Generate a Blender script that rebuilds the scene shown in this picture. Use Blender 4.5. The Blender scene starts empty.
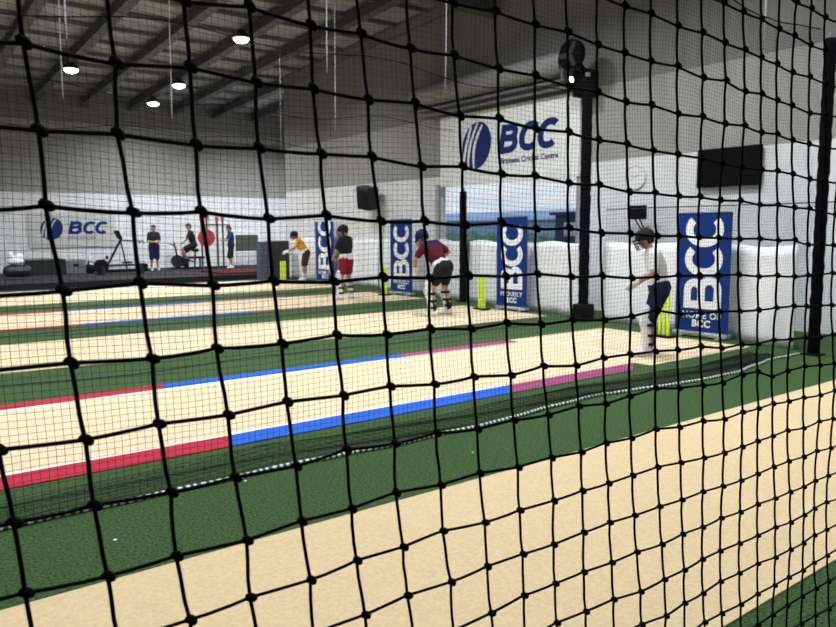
import bpy, bmesh, math, random
from mathutils import Vector, Matrix, noise
random.seed(7)
PI = math.pi
C = bpy.context.scene.collection
R = math.radians
V = Vector

# ------------------------------------------------------------------ helpers
def link(o, parent=None):
    C.objects.link(o)
    if parent is not None:
        o.parent = parent
    return o

def obj(name, bm, mats, parent=None, loc=(0, 0, 0), rot=(0, 0, 0), smooth=False, label=None):
    bmesh.ops.recalc_face_normals(bm, faces=bm.faces)
    me = bpy.data.meshes.new(name)
    bm.to_mesh(me); bm.free()
    for m in (mats if isinstance(mats, (list, tuple)) else [mats]):
        me.materials.append(m)
    if smooth:
        for p in me.polygons:
            p.use_smooth = True
    o = bpy.data.objects.new(name, me)
    o.location = loc; o.rotation_euler = rot
    if label:
        o['label'] = label
    return link(o, parent)

def tag(o, label, cat, group=None, kind=None):
    o['label'] = label; o['category'] = cat
    if group: o['group'] = group
    if kind: o['kind'] = kind
    return o

def thing(name, label, cat, loc=(0, 0, 0), rotz=0, group=None):
    o = bpy.data.objects.new(name, None)
    o.empty_display_size = .1
    o.location = loc; o.rotation_euler = (0, 0, rotz)
    link(o)
    return tag(o, label, cat, group)

def dup(root, loc, rotz, label, group=None):
    r = root.copy(); C.objects.link(r); r.location = loc; r.rotation_euler = (0, 0, rotz)
    r['label'] = label
    if group: r['group'] = group
    for ch in list(root.children):
        c = ch.copy(); C.objects.link(c); c.parent = r
        for g in list(ch.children):
            d = g.copy(); C.objects.link(d); d.parent = c
    return r

def struct(name, bm, mats, parent=None, **k):
    o = obj(name, bm, mats, parent, **k)
    if parent is None:
        o['kind'] = 'structure'
    return o

def NB():
    return bmesh.new()

def box(bm, c, s, rot=None, bev=0.0, mi=0):
    M = Matrix.Translation(V(c))
    if rot is not None:
        M = M @ (rot if isinstance(rot, Matrix) else Matrix.Rotation(rot, 4, 'Z'))
    M = M @ Matrix.Diagonal((s[0], s[1], s[2], 1))
    r = bmesh.ops.create_cube(bm, size=1, matrix=M)
    vs = r['verts']
    fs = list({f for v in vs for f in v.link_faces})
    for f in fs: f.material_index = mi
    if bev:
        es = list({e for v in vs for e in v.link_edges})
        bmesh.ops.bevel(bm, geom=es, offset=bev, segments=2, affect='EDGES', profile=.5)

def bb(bm, lo, hi, bev=0.0, mi=0):
    box(bm, [(a + b) / 2 for a, b in zip(lo, hi)], [b - a for a, b in zip(lo, hi)], None, bev, mi)

def cyl(bm, p0, p1, r0, r1=None, seg=16, mi=0):
    p0, p1 = V(p0), V(p1)
    d = p1 - p0
    M = Matrix.Translation((p0 + p1) / 2) @ d.to_track_quat('Z', 'Y').to_matrix().to_4x4()
    n = len(bm.faces)
    r = bmesh.ops.create_cone(bm, cap_ends=True, segments=seg, radius1=r0, radius2=r0 if r1 is None else r1, depth=d.length, matrix=M)
    for f in {f for v in r['verts'] for f in v.link_faces}: f.material_index = mi

def ball(bm, c, s, sub=2, rot=None, mi=0):
    if not isinstance(s, (tuple, list)): s = (s, s, s)
    M = Matrix.Translation(V(c))
    if rot is not None: M = M @ rot
    M = M @ Matrix.Diagonal((s[0], s[1], s[2], 1))
    r = bmesh.ops.create_icosphere(bm, subdivisions=sub, radius=1, matrix=M)
    for f in {f for v in r['verts'] for f in v.link_faces}: f.material_index = mi

def _ico(sub):
    b = bmesh.new(); bmesh.ops.create_icosphere(b, subdivisions=sub, radius=1)
    b.verts.index_update()
    r = [v.co.copy() for v in b.verts], [[v.index for v in f.verts] for f in b.faces]
    b.free(); return r
ICO = {k: _ico(k) for k in (1, 2)}

def hull(bm, *balls):
    """convex hull of spheres (centre, radius): a tapered limb segment"""
    t = bmesh.new()
    for c, r in balls:
        c = V(c)
        for p in ICO[2][0]: t.verts.new(c + p * r)
    h = bmesh.ops.convex_hull(t, input=t.verts[:])
    keep = {}
    for f in t.faces:
        vs = []
        for v in f.verts:
            k = v.co.to_tuple(6)
            if k not in keep: keep[k] = bm.verts.new(v.co)
            vs.append(keep[k])
        if len(set(vs)) == len(vs): bm.faces.new(vs)
    t.free()

def fast_ball(bm, c, s, sub, rot):
    """a small ellipsoid written straight into the mesh (quick for thousands)"""
    vs = [bm.verts.new(c + rot @ V((p.x * s[0], p.y * s[1], p.z * s[2]))) for p in ICO[sub][0]]
    for f in ICO[sub][1]: bm.faces.new([vs[k] for k in f]).smooth = True

def tube(bm, pts, r, seg=6, closed=False, mi=0):
    pts = [V(p) for p in pts]
    n = len(pts)
    rings = []
    up = None
    for k, p in enumerate(pts):
        if closed:
            t = pts[(k + 1) % n] - pts[k - 1]
        else:
            t = pts[min(k + 1, n - 1)] - pts[max(k - 1, 0)]
        t.normalize()
        if up is None:
            up = t.orthogonal().normalized()
        up = (up - t * up.dot(t)).normalized()
        w = t.cross(up)
        rr = r[k] if isinstance(r, (list, tuple)) else r
        rings.append([bm.verts.new(p + (up * math.cos(2 * PI * a / seg) + w * math.sin(2 * PI * a / seg)) * rr) for a in range(seg)])
    for k in range(n if closed else n - 1):
        A, B = rings[k], rings[(k + 1) % n]
        for a in range(seg):
            f = bm.faces.new((A[a], A[(a + 1) % seg], B[(a + 1) % seg], B[a])); f.material_index = mi; f.smooth = True
    if not closed:
        bm.faces.new(rings[0]).material_index = mi
        bm.faces.new(rings[-1]).material_index = mi

def prism(bm, outline, h, M=None, mi=0):
    """extrude a 2D outline (x, y) to thickness h along z, placed by M"""
    M = M or Matrix.Identity(4)
    a = [bm.verts.new(M @ V((x, y, 0))) for x, y in outline]
    b = [bm.verts.new(M @ V((x, y, h))) for x, y in outline]
    n = len(a)
    bm.faces.new(a).material_index = mi; bm.faces.new(b).material_index = mi
    for k in range(n):
        bm.faces.new((a[k], a[(k + 1) % n], b[(k + 1) % n], b[k])).material_index = mi

def stroke(bm, pts, w, h, M=None, closed=False, z0=0.0):
    """a pen stroke of width w along 2D points, extruded to thickness h, as one strip mesh"""
    M = M or Matrix.Identity(4)
    n = len(pts)
    L, Rr = [], []
    for k in range(n):
        a = V(pts[k - 1]) if (closed or k > 0) else V(pts[k])
        b = V(pts[(k + 1) % n]) if (closed or k < n - 1) else V(pts[k])
        t = (b - a).normalized()
        nn = V((-t.y, t.x))
        ww = w[k] if isinstance(w, (list, tuple)) else w
        L.append(V(pts[k]) + nn * ww / 2); Rr.append(V(pts[k]) - nn * ww / 2)
    def ring(k):
        return [bm.verts.new(M @ V((L[k].x, L[k].y, z0))), bm.verts.new(M @ V((Rr[k].x, Rr[k].y, z0))),
                bm.verts.new(M @ V((Rr[k].x, Rr[k].y, z0 + h))), bm.verts.new(M @ V((L[k].x, L[k].y, z0 + h)))]
    rs = [ring(k) for k in range(n)]
    for k in range(n if closed else n - 1):
        A, B = rs[k], rs[(k + 1) % n]
        for a in range(4):
            bm.faces.new((A[a], A[(a + 1) % 4], B[(a + 1) % 4], B[a]))
    if not closed:
        bm.faces.new(rs[0]); bm.faces.new(rs[-1])

def letters_BCC(bm, h, w, thick, M, slant=0.0, gap=.0):
    """B C C of cap height h, stroke w, baseline origin; slant = italic shear. returns total width"""
    def sh(p): return (p[0] + p[1] * slant, p[1])
    # B
    bw = .72 * h
    x0 = w / 2
    stroke(bm, [sh((x0, 0)), sh((x0, h * .5)), sh((x0, h))], w, thick, M)
    for (ya, yb, ex, zo) in ((w / 2, h * .53, bw, .3), (h * .53, h - w / 2, bw * .92, .6)):
        r = (yb - ya) / 2
        pts = [sh((x0, ya)), sh((ex - r - w * .1, ya))]
        cxx, cyy = ex - r - w * .1, (ya + yb) / 2
        for k in range(1, 12):
            a = -PI / 2 + PI * k / 12
            pts.append(sh((cxx + math.cos(a) * r * 1.02, cyy + math.sin(a) * r)))
        pts += [sh((cxx, yb)), sh((x0, yb))]
        stroke(bm, pts, w, thick, M, z0=zo * thick)
    x = bw + w * .45 + gap
    cw = .62 * h
    for q in range(2):
        rx, ry = cw / 2 + w * .1, h / 2 - w / 2
        cx, cy = x + rx + w / 2, h / 2
        pts = []
        for k in range(25):
            a = R(48) + R(360 - 96) * k / 24
            ex = math.copysign(abs(math.cos(a)) ** .9, math.cos(a))
            pts.append(sh((cx + ex * rx, cy + math.sin(a) * ry)))
        stroke(bm, pts, w, thick, M)
        x += cw + w * .55 + gap
    return x

def text_bm(s, size, M, thick=.004, bold=0.0, slant=0.0, align='CENTER', space=1.0):
    cu = bpy.data.curves.new('lettering', 'FONT')
    cu.body = s; cu.size = size; cu.extrude = thick / 2; cu.offset = bold; cu.shear = slant
    cu.align_x = align; cu.align_y = 'CENTER'; cu.space_character = space; cu.resolution_u = 3
    o = bpy.data.objects.new('lettering', cu)
    C.objects.link(o)
    dg = bpy.context.evaluated_depsgraph_get()
    me = bpy.data.meshes.new_from_object(o.evaluated_get(dg))
    bm = NB(); bm.from_mesh(me)
    for f in bm.faces: f.material_index = 0
    bpy.data.objects.remove(o); bpy.data.curves.remove(cu); bpy.data.meshes.remove(me)
    bmesh.ops.transform(bm, matrix=M, verts=bm.verts)
    return bm

# ------------------------------------------------------------------ materials
def mat(name, col, rough=.6, metal=0.0, spec=.5, var=0.0, scale=20, bump=0.0, bscale=None, emit=0, alpha=None, var_col=None, stretch=None, detail=4):
    m = bpy.data.materials.new(name); m.use_nodes = True
    nt = m.node_tree; b = nt.nodes['Principled BSDF']
    b.inputs['Base Color'].default_value = (*col, 1)
    b.inputs['Roughness'].default_value = rough
    b.inputs['Metallic'].default_value = metal
    b.inputs['Specular IOR Level'].default_value = spec
    tc = nt.nodes.new('ShaderNodeTexCoord')
    src = tc.outputs['Object']
    if stretch:
        mp = nt.nodes.new('ShaderNodeMapping'); mp.inputs['Scale'].default_value = stretch
        nt.links.new(src, mp.inputs['Vector']); src = mp.outputs['Vector']
    n = nt.nodes.new('ShaderNodeTexNoise'); n.inputs['Scale'].default_value = scale; n.inputs['Detail'].default_value = detail
    nt.links.new(src, n.inputs['Vector'])
    if var or var_col:
        r = nt.nodes.new('ShaderNodeValToRGB')
        lo = var_col or [max(0, c * (1 - var)) for c in col]
        hi = [min(1, c * (1 + var)) for c in col]
        r.color_ramp.elements[0].position = .3; r.color_ramp.elements[1].position = .7
        r.color_ramp.elements[0].color = (*lo, 1); r.color_ramp.elements[1].color = (*hi, 1)
        nt.links.new(n.outputs['Fac'], r.inputs['Fac']); nt.links.new(r.outputs['Color'], b.inputs['Base Color'])
    else:  # a faint mottling keeps every surface procedural
        rr = nt.nodes.new('ShaderNodeMapRange'); rr.inputs['To Min'].default_value = max(0, rough - .06); rr.inputs['To Max'].default_value = min(1, rough + .06)
        nt.links.new(n.outputs['Fac'], rr.inputs['Value']); nt.links.new(rr.outputs['Result'], b.inputs['Roughness'])
    if bump:
        n2 = nt.nodes.new('ShaderNodeTexNoise'); n2.inputs['Scale'].default_value = bscale or scale; n2.inputs['Detail'].default_value = 3
        nt.links.new(src, n2.inputs['Vector'])
        bp = nt.nodes.new('ShaderNodeBump'); bp.inputs['Strength'].default_value = bump; bp.inputs['Distance'].default_value = .01
        nt.links.new(n2.outputs['Fac'], bp.inputs['Height']); nt.links.new(bp.outputs['Normal'], b.inputs['Normal'])
    if emit:
        b.inputs['Emission Color'].default_value = (*col, 1); b.inputs['Emission Strength'].default_value = emit
    return m

def s2l(*c):
    return tuple(((x / 255) / 12.92 if x <= 10 else (((x / 255) + .055) / 1.055) ** 2.4) for x in c)

M = {}
M['turf'] = mat('green_turf', (.043, .088, .028), .9, spec=.15, var=.75, scale=60, detail=8, bump=.8, bscale=350)
M['sand'] = mat('sand_coloured_mat', (.585, .455, .275), .9, spec=.15, var=.10, scale=55, bump=.5, bscale=260)
M['sand2'] = mat('pale_sand_mat', (.63, .505, .335), .9, spec=.15, var=.06, scale=40, bump=.4, bscale=200)
M['line'] = mat('white_line_paint', (.80, .78, .72), .8, spec=.2, var=.05, scale=30)
M['red'] = mat('red_stripe', (.35, .014, .034), .85, spec=.2, var=.12, scale=60)
M['blue'] = mat('blue_stripe', (.009, .085, .45), .85, spec=.2, var=.12, scale=60)
M['purple'] = mat('purple_stripe', (.24, .05, .13), .85, spec=.2, var=.12, scale=60)
M['white_wall'] = mat('white_wall_paint', (.645, .645, .66), .75, var=.05, scale=3, bump=.05)
M['beige_wall'] = mat('grey_beige_wall_panel', (.275, .272, .26), .8, var=.06, scale=3, stretch=(1, 1, .2))
M['dark_wall'] = mat('dark_grey_cladding', (.15, .15, .148), .8, var=.12, scale=2.5, stretch=(4, 4, .1))
M['roof'] = mat('grey_roof_sheet', (.265, .27, .295), .55, var=.25, scale=1.3, stretch=(.2, 6, 1))
M['steel_dark'] = mat('dark_painted_steel', (.06, .06, .062), .55, var=.15, scale=6)
M['steel_grey'] = mat('grey_painted_steel', (.12, .12, .125), .5, var=.15, scale=6)
M['net_black'] = mat('black_twine', (.003, .003, .0033), .9, spec=.08, var=.4, scale=900, bump=.6, bscale=1500)
M['net_fine'] = mat('black_fine_twine', (.012, .012, .013), .9, spec=.1, var=.2, scale=300)
M['cord'] = mat('pale_cord', (.34, .34, .35), .8, var=.1, scale=60)
M['pad_black'] = mat('black_padding', (.003, .003, .004), .9, spec=.03, var=.3, scale=20, bump=.4, bscale=25)
M['vinyl'] = mat('white_vinyl', (.80, .81, .84), .65, spec=.25, var=.03, scale=4, bump=.25, bscale=2.5)
M['banner'] = mat('royal_blue_banner_print', (.004, .030, .17), .6, spec=.12, var=.06, scale=8)
M['white'] = mat('white_print', (.80, .81, .83), .5, var=.03, scale=20)
M['aluminium'] = mat('satin_aluminium', (.62, .63, .65), .35, metal=.9, var=.05, scale=30, stretch=(1, 30, 30))
M['navy_print'] = mat('navy_print', (.005, .018, .13), .6, spec=.15, var=.05, scale=20)
M['sign_white'] = mat('white_sign_board', (.74, .75, .74), .4, var=.03, scale=3)
M['sign_silver'] = mat('brushed_silver_board', (.58, .58, .57), .35, metal=.35, var=.06, scale=6, stretch=(12, .05, .3), detail=2)
M['black'] = mat('black_plastic', (.004, .004, .005), .6, spec=.08, var=.2, scale=30)
M['screen'] = mat('black_glossy_screen', (.003, .003, .004), .3, spec=.06, var=.2, scale=4)
M['charcoal'] = mat('charcoal_plastic', (.017, .0175, .02), .6, spec=.25, var=.2, scale=20)
M['lime'] = mat('lime_yellow_plastic', (.66, .85, .05), .45, var=.06, scale=20)
M['grey_clock'] = mat('pale_grey_plastic', (.50, .51, .53), .5, var=.1, scale=10)
M['lens'] = mat('lit_lamp_lens', (1, .97, .92), .4, emit=22)
M['jamb'] = mat('grey_door_frame', (.32, .33, .34), .5, var=.1, scale=5)
M['drum'] = mat('galvanised_roller_drum', (.21, .21, .212), .6, metal=.2, var=.15, scale=3, stretch=(8, .3, 8))
M['skin'] = mat('skin', (.46, .25, .17), .55, var=.08, scale=25)
M['skin2'] = mat('tanned_skin', (.36, .18, .12), .55, var=.08, scale=25)
M['hair'] = mat('dark_hair', (.018, .013, .010), .6, var=.4, scale=80, stretch=(1, 1, .2))
M['eye'] = mat('dark_eye', (.01, .008, .008), .3, var=.1, scale=50)
M['c_white'] = mat('white_cloth', (.72, .72, .74), .8, spec=.15, var=.06, scale=12, bump=.3, bscale=14)
M['c_grey'] = mat('grey_cloth', (.33, .33, .34), .8, spec=.15, var=.1, scale=12, bump=.3, bscale=14)
M['c_navy'] = mat('navy_cloth', (.010, .012, .055), .8, spec=.15, var=.2, scale=12, bump=.3, bscale=14)
M['c_black'] = mat('black_cloth', (.012, .012, .015), .8, spec=.15, var=.2, scale=12, bump=.3, bscale=14)
M['c_maroon'] = mat('maroon_cloth', (.08, .007, .020), .8, spec=.15, var=.15, scale=12, bump=.3, bscale=14)
M['c_red'] = mat('red_cloth', (.24, .010, .02), .8, spec=.15, var=.12, scale=12, bump=.3, bscale=14)
M['c_yellow'] = mat('yellow_cloth', (.72, .34, .03), .8, spec=.15, var=.10, scale=12, bump=.3, bscale=14)
M['c_blue'] = mat('dark_blue_cloth', (.012, .03, .12), .8, spec=.15, var=.15, scale=12, bump=.3, bscale=14)
M['c_brown'] = mat('dark_brown_cloth', (.045, .028, .018), .8, spec=.15, var=.15, scale=12, bump=.3, bscale=14)
M['rubber'] = mat('dark_rubber_floor', (.020, .020, .023), .9, spec=.15, var=.25, scale=40)
M['plate_red'] = mat('red_rubber_plate', (.36, .02, .035), .55, var=.1, scale=12)
M['mat_red'] = mat('dark_red_mat', (.06, .006, .008), .85, spec=.1, var=.15, scale=12)
M['olive'] = mat('dark_olive_board', (.045, .05, .036), .6, var=.15, scale=6)
M['slate'] = mat('blue_grey_panel', (.055, .065, .105), .6, var=.1, scale=6)
M['navy_box'] = mat('navy_black_panel', (.010, .011, .02), .5, var=.2, scale=6)
M['hedge'] = mat('hedge_leaves', (.13, .24, .14), .9, var=.5, scale=3, bump=1, bscale=8)
M['lawn'] = mat('outdoor_grass', (.10, .17, .07), .9, var=.2, scale=.5)
M['shed_blue'] = mat('blue_grey_cladding', (.40, .54, .74), .7, var=.08, scale=2, stretch=(1, 8, .1))
M['shed_navy'] = mat('navy_shed_cladding', (.03, .05, .13), .6, var=.1, scale=2)
M['shed_roof'] = mat('pale_blue_roof_sheet', (.42, .56, .78), .6, var=.08, scale=2)
M['glass'] = mat('pale_window_glass', (.62, .75, .85), .15, var=.05, scale=2)

# twisted green and white leaded rope
m = mat('green_white_rope', (.25, .34, .30), .8); M['rope'] = m
nt = m.node_tree; b = nt.nodes['Principled BSDF']
tc = nt.nodes.new('ShaderNodeTexCoord'); wv = nt.nodes.new('ShaderNodeTexWave'); wv.wave_type = 'BANDS'; wv.bands_direction = 'X'
wv.inputs['Scale'].default_value = 6.0; wv.inputs['Distortion'].default_value = 3.5; wv.inputs['Detail Scale'].default_value = 1.3
cr = nt.nodes.new('ShaderNodeValToRGB'); cr.color_ramp.elements[0].position = .35; cr.color_ramp.elements[1].position = .6
cr.color_ramp.elements[0].color = (.02, .06, .05, 1); cr.color_ramp.elements[1].color = (.62, .72, .68, 1)
nt.links.new(tc.outputs['Object'], wv.inputs['Vector']); nt.links.new(wv.outputs['Fac'], cr.inputs['Fac']); nt.links.new(cr.outputs['Color'], b.inputs['Base Color'])
M['rope_dark'] = mat('dark_green_rope', (.03, .05, .045), .85, var=.5, scale=40)

# ------------------------------------------------------------------ camera
H = 1.70
yaw, pit, rol = R(37.0), R(6.49), R(-.284)
fw = V((math.sin(yaw) * math.cos(pit), math.cos(yaw) * math.cos(pit), -math.sin(pit)))
r0 = V((math.cos(yaw), -math.sin(yaw), 0)); u0 = r0.cross(fw)
rx = r0 * math.cos(rol) + u0 * math.sin(rol); ux = -r0 * math.sin(rol) + u0 * math.cos(rol)
cd = bpy.data.cameras.new('camera'); cam = bpy.data.objects.new('camera', cd); C.objects.link(cam)
cam.matrix_world = Matrix(((rx.x, ux.x, -fw.x, 0), (rx.y, ux.y, -fw.y, 0), (rx.z, ux.z, -fw.z, H), (0, 0, 0, 1)))
cd.sensor_width = 36; cd.lens = 731 / 836 * 36; cd.clip_start = .02; cd.clip_end = 400
cd.dof.use_dof = True; cd.dof.focus_distance = 1.15; cd.dof.aperture_fstop = 15
bpy.context.scene.camera = cam

# ------------------------------------------------------------------ the hall
W = 12.3        # inner face of the end wall behind the batters
GY = 31.0       # inner face of the far (gym) wall
PF = 24.2       # front edge of the gym platform
GX = 15.7       # the gym bay runs past the end wall to here
X0, Y0 = -7.0, -3.5
def roof_z(y): return 6.9 + (GY - y) * .04

bm = NB(); bb(bm, (X0, Y0, -.2), (GX, GY, 0)); struct('floor', bm, M['turf'])
bm = NB()
OY0, OY1, OZ = 10.55, 15.33, 2.9          # roller door opening
for (a, b_, z0, z1) in ((Y0, OY0, 0, 3.1), (OY1, PF, 0, 3.1), (OY0, OY1, OZ, 3.1)):
    bb(bm, (W, a, z0), (W + .2, b_, z1), mi=0)
bb(bm, (W, Y0, 3.1), (W + .2, PF, 4.62), mi=1)
bb(bm, (W, Y0, 4.62), (W + .2, PF, 8.6), mi=2)
bb(bm, (W + .2, PF - .2, 0), (GX, PF, 3.1), mi=0); bb(bm, (W + .2, PF - .2, 3.1), (GX, PF, 8.0), mi=1)
bb(bm, (GX, PF - .2, 0), (GX + .2, GY + .2, 3.2), mi=0); bb(bm, (GX, PF - .2, 3.2), (GX + .2, GY + .2, 8.0), mi=1)
struct('wall_right', bm, [M['white_wall'], M['beige_wall'], M['dark_wall']])
bm = NB()
bb(bm, (X0 - .2, GY, 0), (GX, GY + .2, 3.2), mi=0); bb(bm, (X0 - .2, GY, 3.2), (GX, GY + .2, 5.95), mi=1); bb(bm, (X0 - .2, GY, 5.95), (GX, GY + .2, 7.4), mi=2)
for z in (5.5, 5.95): bb(bm, (X0 - .2, GY - .03, z - .05), (GX, GY, z + .05), mi=2)
struct('wall_far', bm, [M['white_wall'], M['beige_wall'], M['dark_wall']])
bm = NB(); bb(bm, (X0 - .2, Y0 - .2, 0), (X0, GY, 3.1), mi=0); bb(bm, (X0 - .2, Y0 - .2, 3.1), (X0, GY, 8.6), mi=1); struct('wall_left', bm, [M['white_wall'], M['beige_wall']])
bm = NB(); bb(bm, (X0, Y0 - .2, 0), (W + .2, Y0, 3.1), mi=0); bb(bm, (X0, Y0 - .2, 3.1), (W + .2, Y0, 8.6), mi=1); struct('wall_near', bm, [M['white_wall'], M['beige_wall']])
# roof with rafters along Y and purlins along X
bm = NB()
ya, yb = Y0 - .3, GY + .3
xs = (X0 - .3, GX + .3)
v = [bm.verts.new((x, y, roof_z(y) + dz)) for dz in (0, .12) for x, y in ((xs[0], ya), (xs[1], ya), (xs[1], yb), (xs[0], yb))]
for f in ((0, 1, 2, 3), (4, 5, 6, 7), (0, 1, 5, 4), (1, 2, 6, 5), (2, 3, 7, 6), (3, 0, 4, 7)):
    bm.faces.new([v[k] for k in f])
ceil = struct('ceiling', bm, M['roof'])
for k in range(12):
    x = -5.1 + 1.75 * k
    bm = NB()
    a = math.atan(-.04)
    L = GY - Y0
    ymid = (GY + Y0) / 2
    for (dz, w_, h_) in ((-.02, .22, .03), (-.17, .05, .30), (-.32, .26, .03)):
        box(bm, (x, ymid, roof_z(ymid) + dz - .05), (w_, L, h_), Matrix.Rotation(a, 4, 'X'))
    obj('rafter', bm, M['steel_dark'], ceil)
for k in range(24):
    y = -2.6 + 1.42 * k
    bm = NB(); bb(bm, (X0, y - .04, roof_z(y) - .12), (W - .02, y + .04, roof_z(y) - .005)); obj('purlin', bm, M['steel_grey'], ceil)
bm = NB()
yy = 13.2
for dz, w_, h_ in ((-.42, .32, .04), (-.66, .06, .44), (-.9, .32, .04)):
    bb(bm, (X0, yy - w_ / 2, roof_z(yy) + dz - h_ / 2), (W - .02, yy + w_ / 2, roof_z(yy) + dz + h_ / 2))
obj('main_beam', bm, M['steel_dark'], ceil)

# roller door opening: jambs, drum housing, guide rail
bm = NB()
bb(bm, (W - .10, OY0 - .26, 0), (W + .02, OY0 + .02, 4.72), .01); bb(bm, (W - .06, OY1 - .02, 0), (W + .02, OY1 + .12, OZ), .01)
door = struct('door_1', bm, M['jamb'])
bm = NB(); cyl(bm, (W - .34, OY0 + .15, 5.16), (W - .34, OY1 + .55, 5.16), .25, seg=32)
for k in range(14):
    y = OY0 + .3 + k * .37
    cyl(bm, (W - .34, y, 5.16), (W - .34, y + .02, 5.16), .256, seg=32)
obj('roller_drum', bm, M['drum'], door, smooth=False)
bm = NB()
bb(bm, (W - .40, OY0 + .1, 4.78), (W - .02, OY1 + .5, 4.84), .008); bb(bm, (W - .34, OY0 + .1, 4.64), (W - .28, OY1 + .3, 4.70), .004)
for y in (OY0 + .12, OY1 + .55): bb(bm, (W - .5, y - .03, 4.8), (W, y + .03, 5.44), .006)
obj('drum_bracket', bm, M['steel_grey'], door)

# gym platform
bm = NB(); bb(bm, (X0, PF, 0), (GX - .01, GY, .19)); o = obj('gym_platform', bm, M['rubber']); o['kind'] = 'structure'; o.name = 'floor_gym'

# ------------------------------------------------------------------ outside, through the roller door
bm = NB(); bb(bm, (W + .2, -60, -.3), (160, 120, -.05)); o = struct('floor_outside', bm, M['lawn'])
bm = NB()
for k in range(90):
    t = k / 89
    c = V((42 + 2 * math.sin(k * 3.1), 22 + 52 * t, .55))
    ball(bm, c + V((random.uniform(-.5, .5), 0, random.uniform(-.15, .2))), (.9, .8, random.uniform(.75, .95)), sub=2)
tag(obj('hedge', bm, M['hedge']), 'long low green hedge outdoors in front of the pale blue building', 'hedge')
t = thing('warehouse', 'long pale blue outdoor building seen through the roller door opening', 'building', (52, 50, -.05))
bm = NB(); bb(bm, (-3, -32, 0), (6, 32, 2.6)); obj('wall', bm, M['shed_blue'], t)
bm = NB(); bb(bm, (-3.5, -32.5, 2.6), (6.5, 32.5, 2.75)); prism(bm, [(-3.5, 0), (6.5, 0), (1.5, .9)], 65, Matrix.Translation((0, 32.5, 2.75)) @ Matrix.Rotation(PI / 2, 4, 'X')); obj('roof', bm, M['shed_roof'], t)
t = thing('shed', 'small navy shed with one pale window standing outdoors at the right of the opening', 'shed', (28.4, 23.9, -.05))
bm = NB(); bb(bm, (-1.2, -2.2, 0), (1.2, .95, 2.45)); obj('wall', bm, M['shed_navy'], t)
bm = NB(); bb(bm, (-1.4, -2.4, 2.45), (1.4, 1.15, 2.6)); obj('roof', bm, M['shed_navy'], t)
bm = NB(); bb(bm, (-1.24, -.45, 1.45), (-1.2, .35, 2.1)); w_ = obj('window', bm, M['glass'], t)

# ------------------------------------------------------------------ pitch mats and lines
def strip(bm, x0, x1, y0, y1, z0, z1, mi=0):
    bb(bm, (x0, y0, z0), (x1, y1, z1), mi=mi)
t = thing('pitch_mat', 'wide plain sand coloured pitch mat nearest the camera, without coloured stripes', 'pitch mat', (0, 0, 0), 0, None)
bm = NB(); strip(bm, X0 + 1, 9.6, 1.58, 3.63, 0, .008); obj('matting', bm, M['sand'], t)
bm = NB(); strip(bm, 8.62, 8.66, 1.62, 3.6, .008, .0095); obj('crease_line', bm, M['line'], t)
t = thing('pitch_mat', 'sand coloured pitch mat with vivid red, blue and purple edge stripes, second from camera', 'pitch mat')
bm = NB(); strip(bm, X0 + 1, 10.1, 5.70, 7.86, 0, .008); obj('matting', bm, M['sand2'], t)
for (a, b_, m_, n_) in ((X0 + 1, 2.2, 'red', 'red stripe nearer the camera'), (2.2, 5.26, 'blue', 'blue stripe nearer the camera'), (5.26, 7.33, 'purple', 'purple stripe nearer the camera')):
    sa, sb = (0 if a < 0 else a * .055), b_ * .055
    bm = NB(); prism(bm, [(a, 5.40), (b_, 5.40), (b_ + sb, 5.70), (a + sa, 5.70)], .0085); obj('edge_stripe', bm, M[m_], t, label=n_)
for (a, b_, m_, n_) in ((X0 + 1, 2.52, 'red', 'red stripe farther from the camera'), (2.52, 5.74, 'blue', 'blue stripe farther from the camera'), (5.74, 7.86, 'purple', 'purple stripe farther from the camera')):
    bm = NB(); strip(bm, a, b_, 7.86, 8.12, 0, .0085); obj('edge_stripe', bm, M[m_], t, label=n_)
bm = NB(); strip(bm, X0 + 1, 5.5, 5.70, 5.74, .008, .0095); obj('white_edge', bm, M['line'], t)
bm = NB(); strip(bm, X0 + 1, 5.5, 7.80, 7.86, .008, .0095); obj('white_edge', bm, M['line'], t)
for q in ((7.75, 10.1, 5.45, 5.70), (7.86, 10.1, 7.86, 8.10)):
    bm = NB(); strip(bm, *q, 0, .008); obj('end_matting', bm, M['sand2'], t)
bm = NB()
strip(bm, 8.2, 8.25, 5.8, 7.8, .008, .0095); strip(bm, 9.4, 9.45, 5.8, 7.8, .008, .0095); strip(bm, 8.2, 9.45, 7.35, 7.39, .008, .0095); strip(bm, 8.2, 9.45, 6.0, 6.04, .008, .0095)
obj('crease_line', bm, M['line'], t)
t = thing('pitch_mat', 'plain sand coloured pitch mat under the maroon shirted batter', 'pitch mat')
bm = NB(); strip(bm, X0 + 1, 10.7, 9.95, 12.5, 0, .008); obj('matting', bm, M['sand2'], t)
bm = NB(); strip(bm, 8.9, 8.95, 10.05, 12.4, .008, .0095); obj('crease_line', bm, M['line'], t)
t = thing('pitch_mat', 'sand pitch mat with faint red and blue edge lines under the red shorted batter', 'pitch mat')
bm = NB(); strip(bm, X0 + 1, 11.1, 14.5, 17.0, 0, .008); obj('matting', bm, M['sand2'], t)
for (y0, y1, w_) in ((14.28, 14.5, 0), (17.0, 17.24, 1)):
    e = 3.1 + .3 * w_
    bm = NB(); strip(bm, X0 + 1, e, y0, y1, 0, .0085); obj('edge_stripe', bm, M['red'], t, label='faint red stripe')
    bm = NB(); strip(bm, e, 6.4, y0, y1, 0, .0085); obj('edge_stripe', bm, M['blue'], t, label='faint blue stripe')
    bm = NB(); strip(bm, 6.4, 8.6, y0, y1, 0, .0085); obj('edge_stripe', bm, M['purple'], t, label='faint pink stripe')
t = thing('pitch_mat', 'farthest sand coloured pitch mat, running along the gym platform', 'pitch mat')
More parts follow.
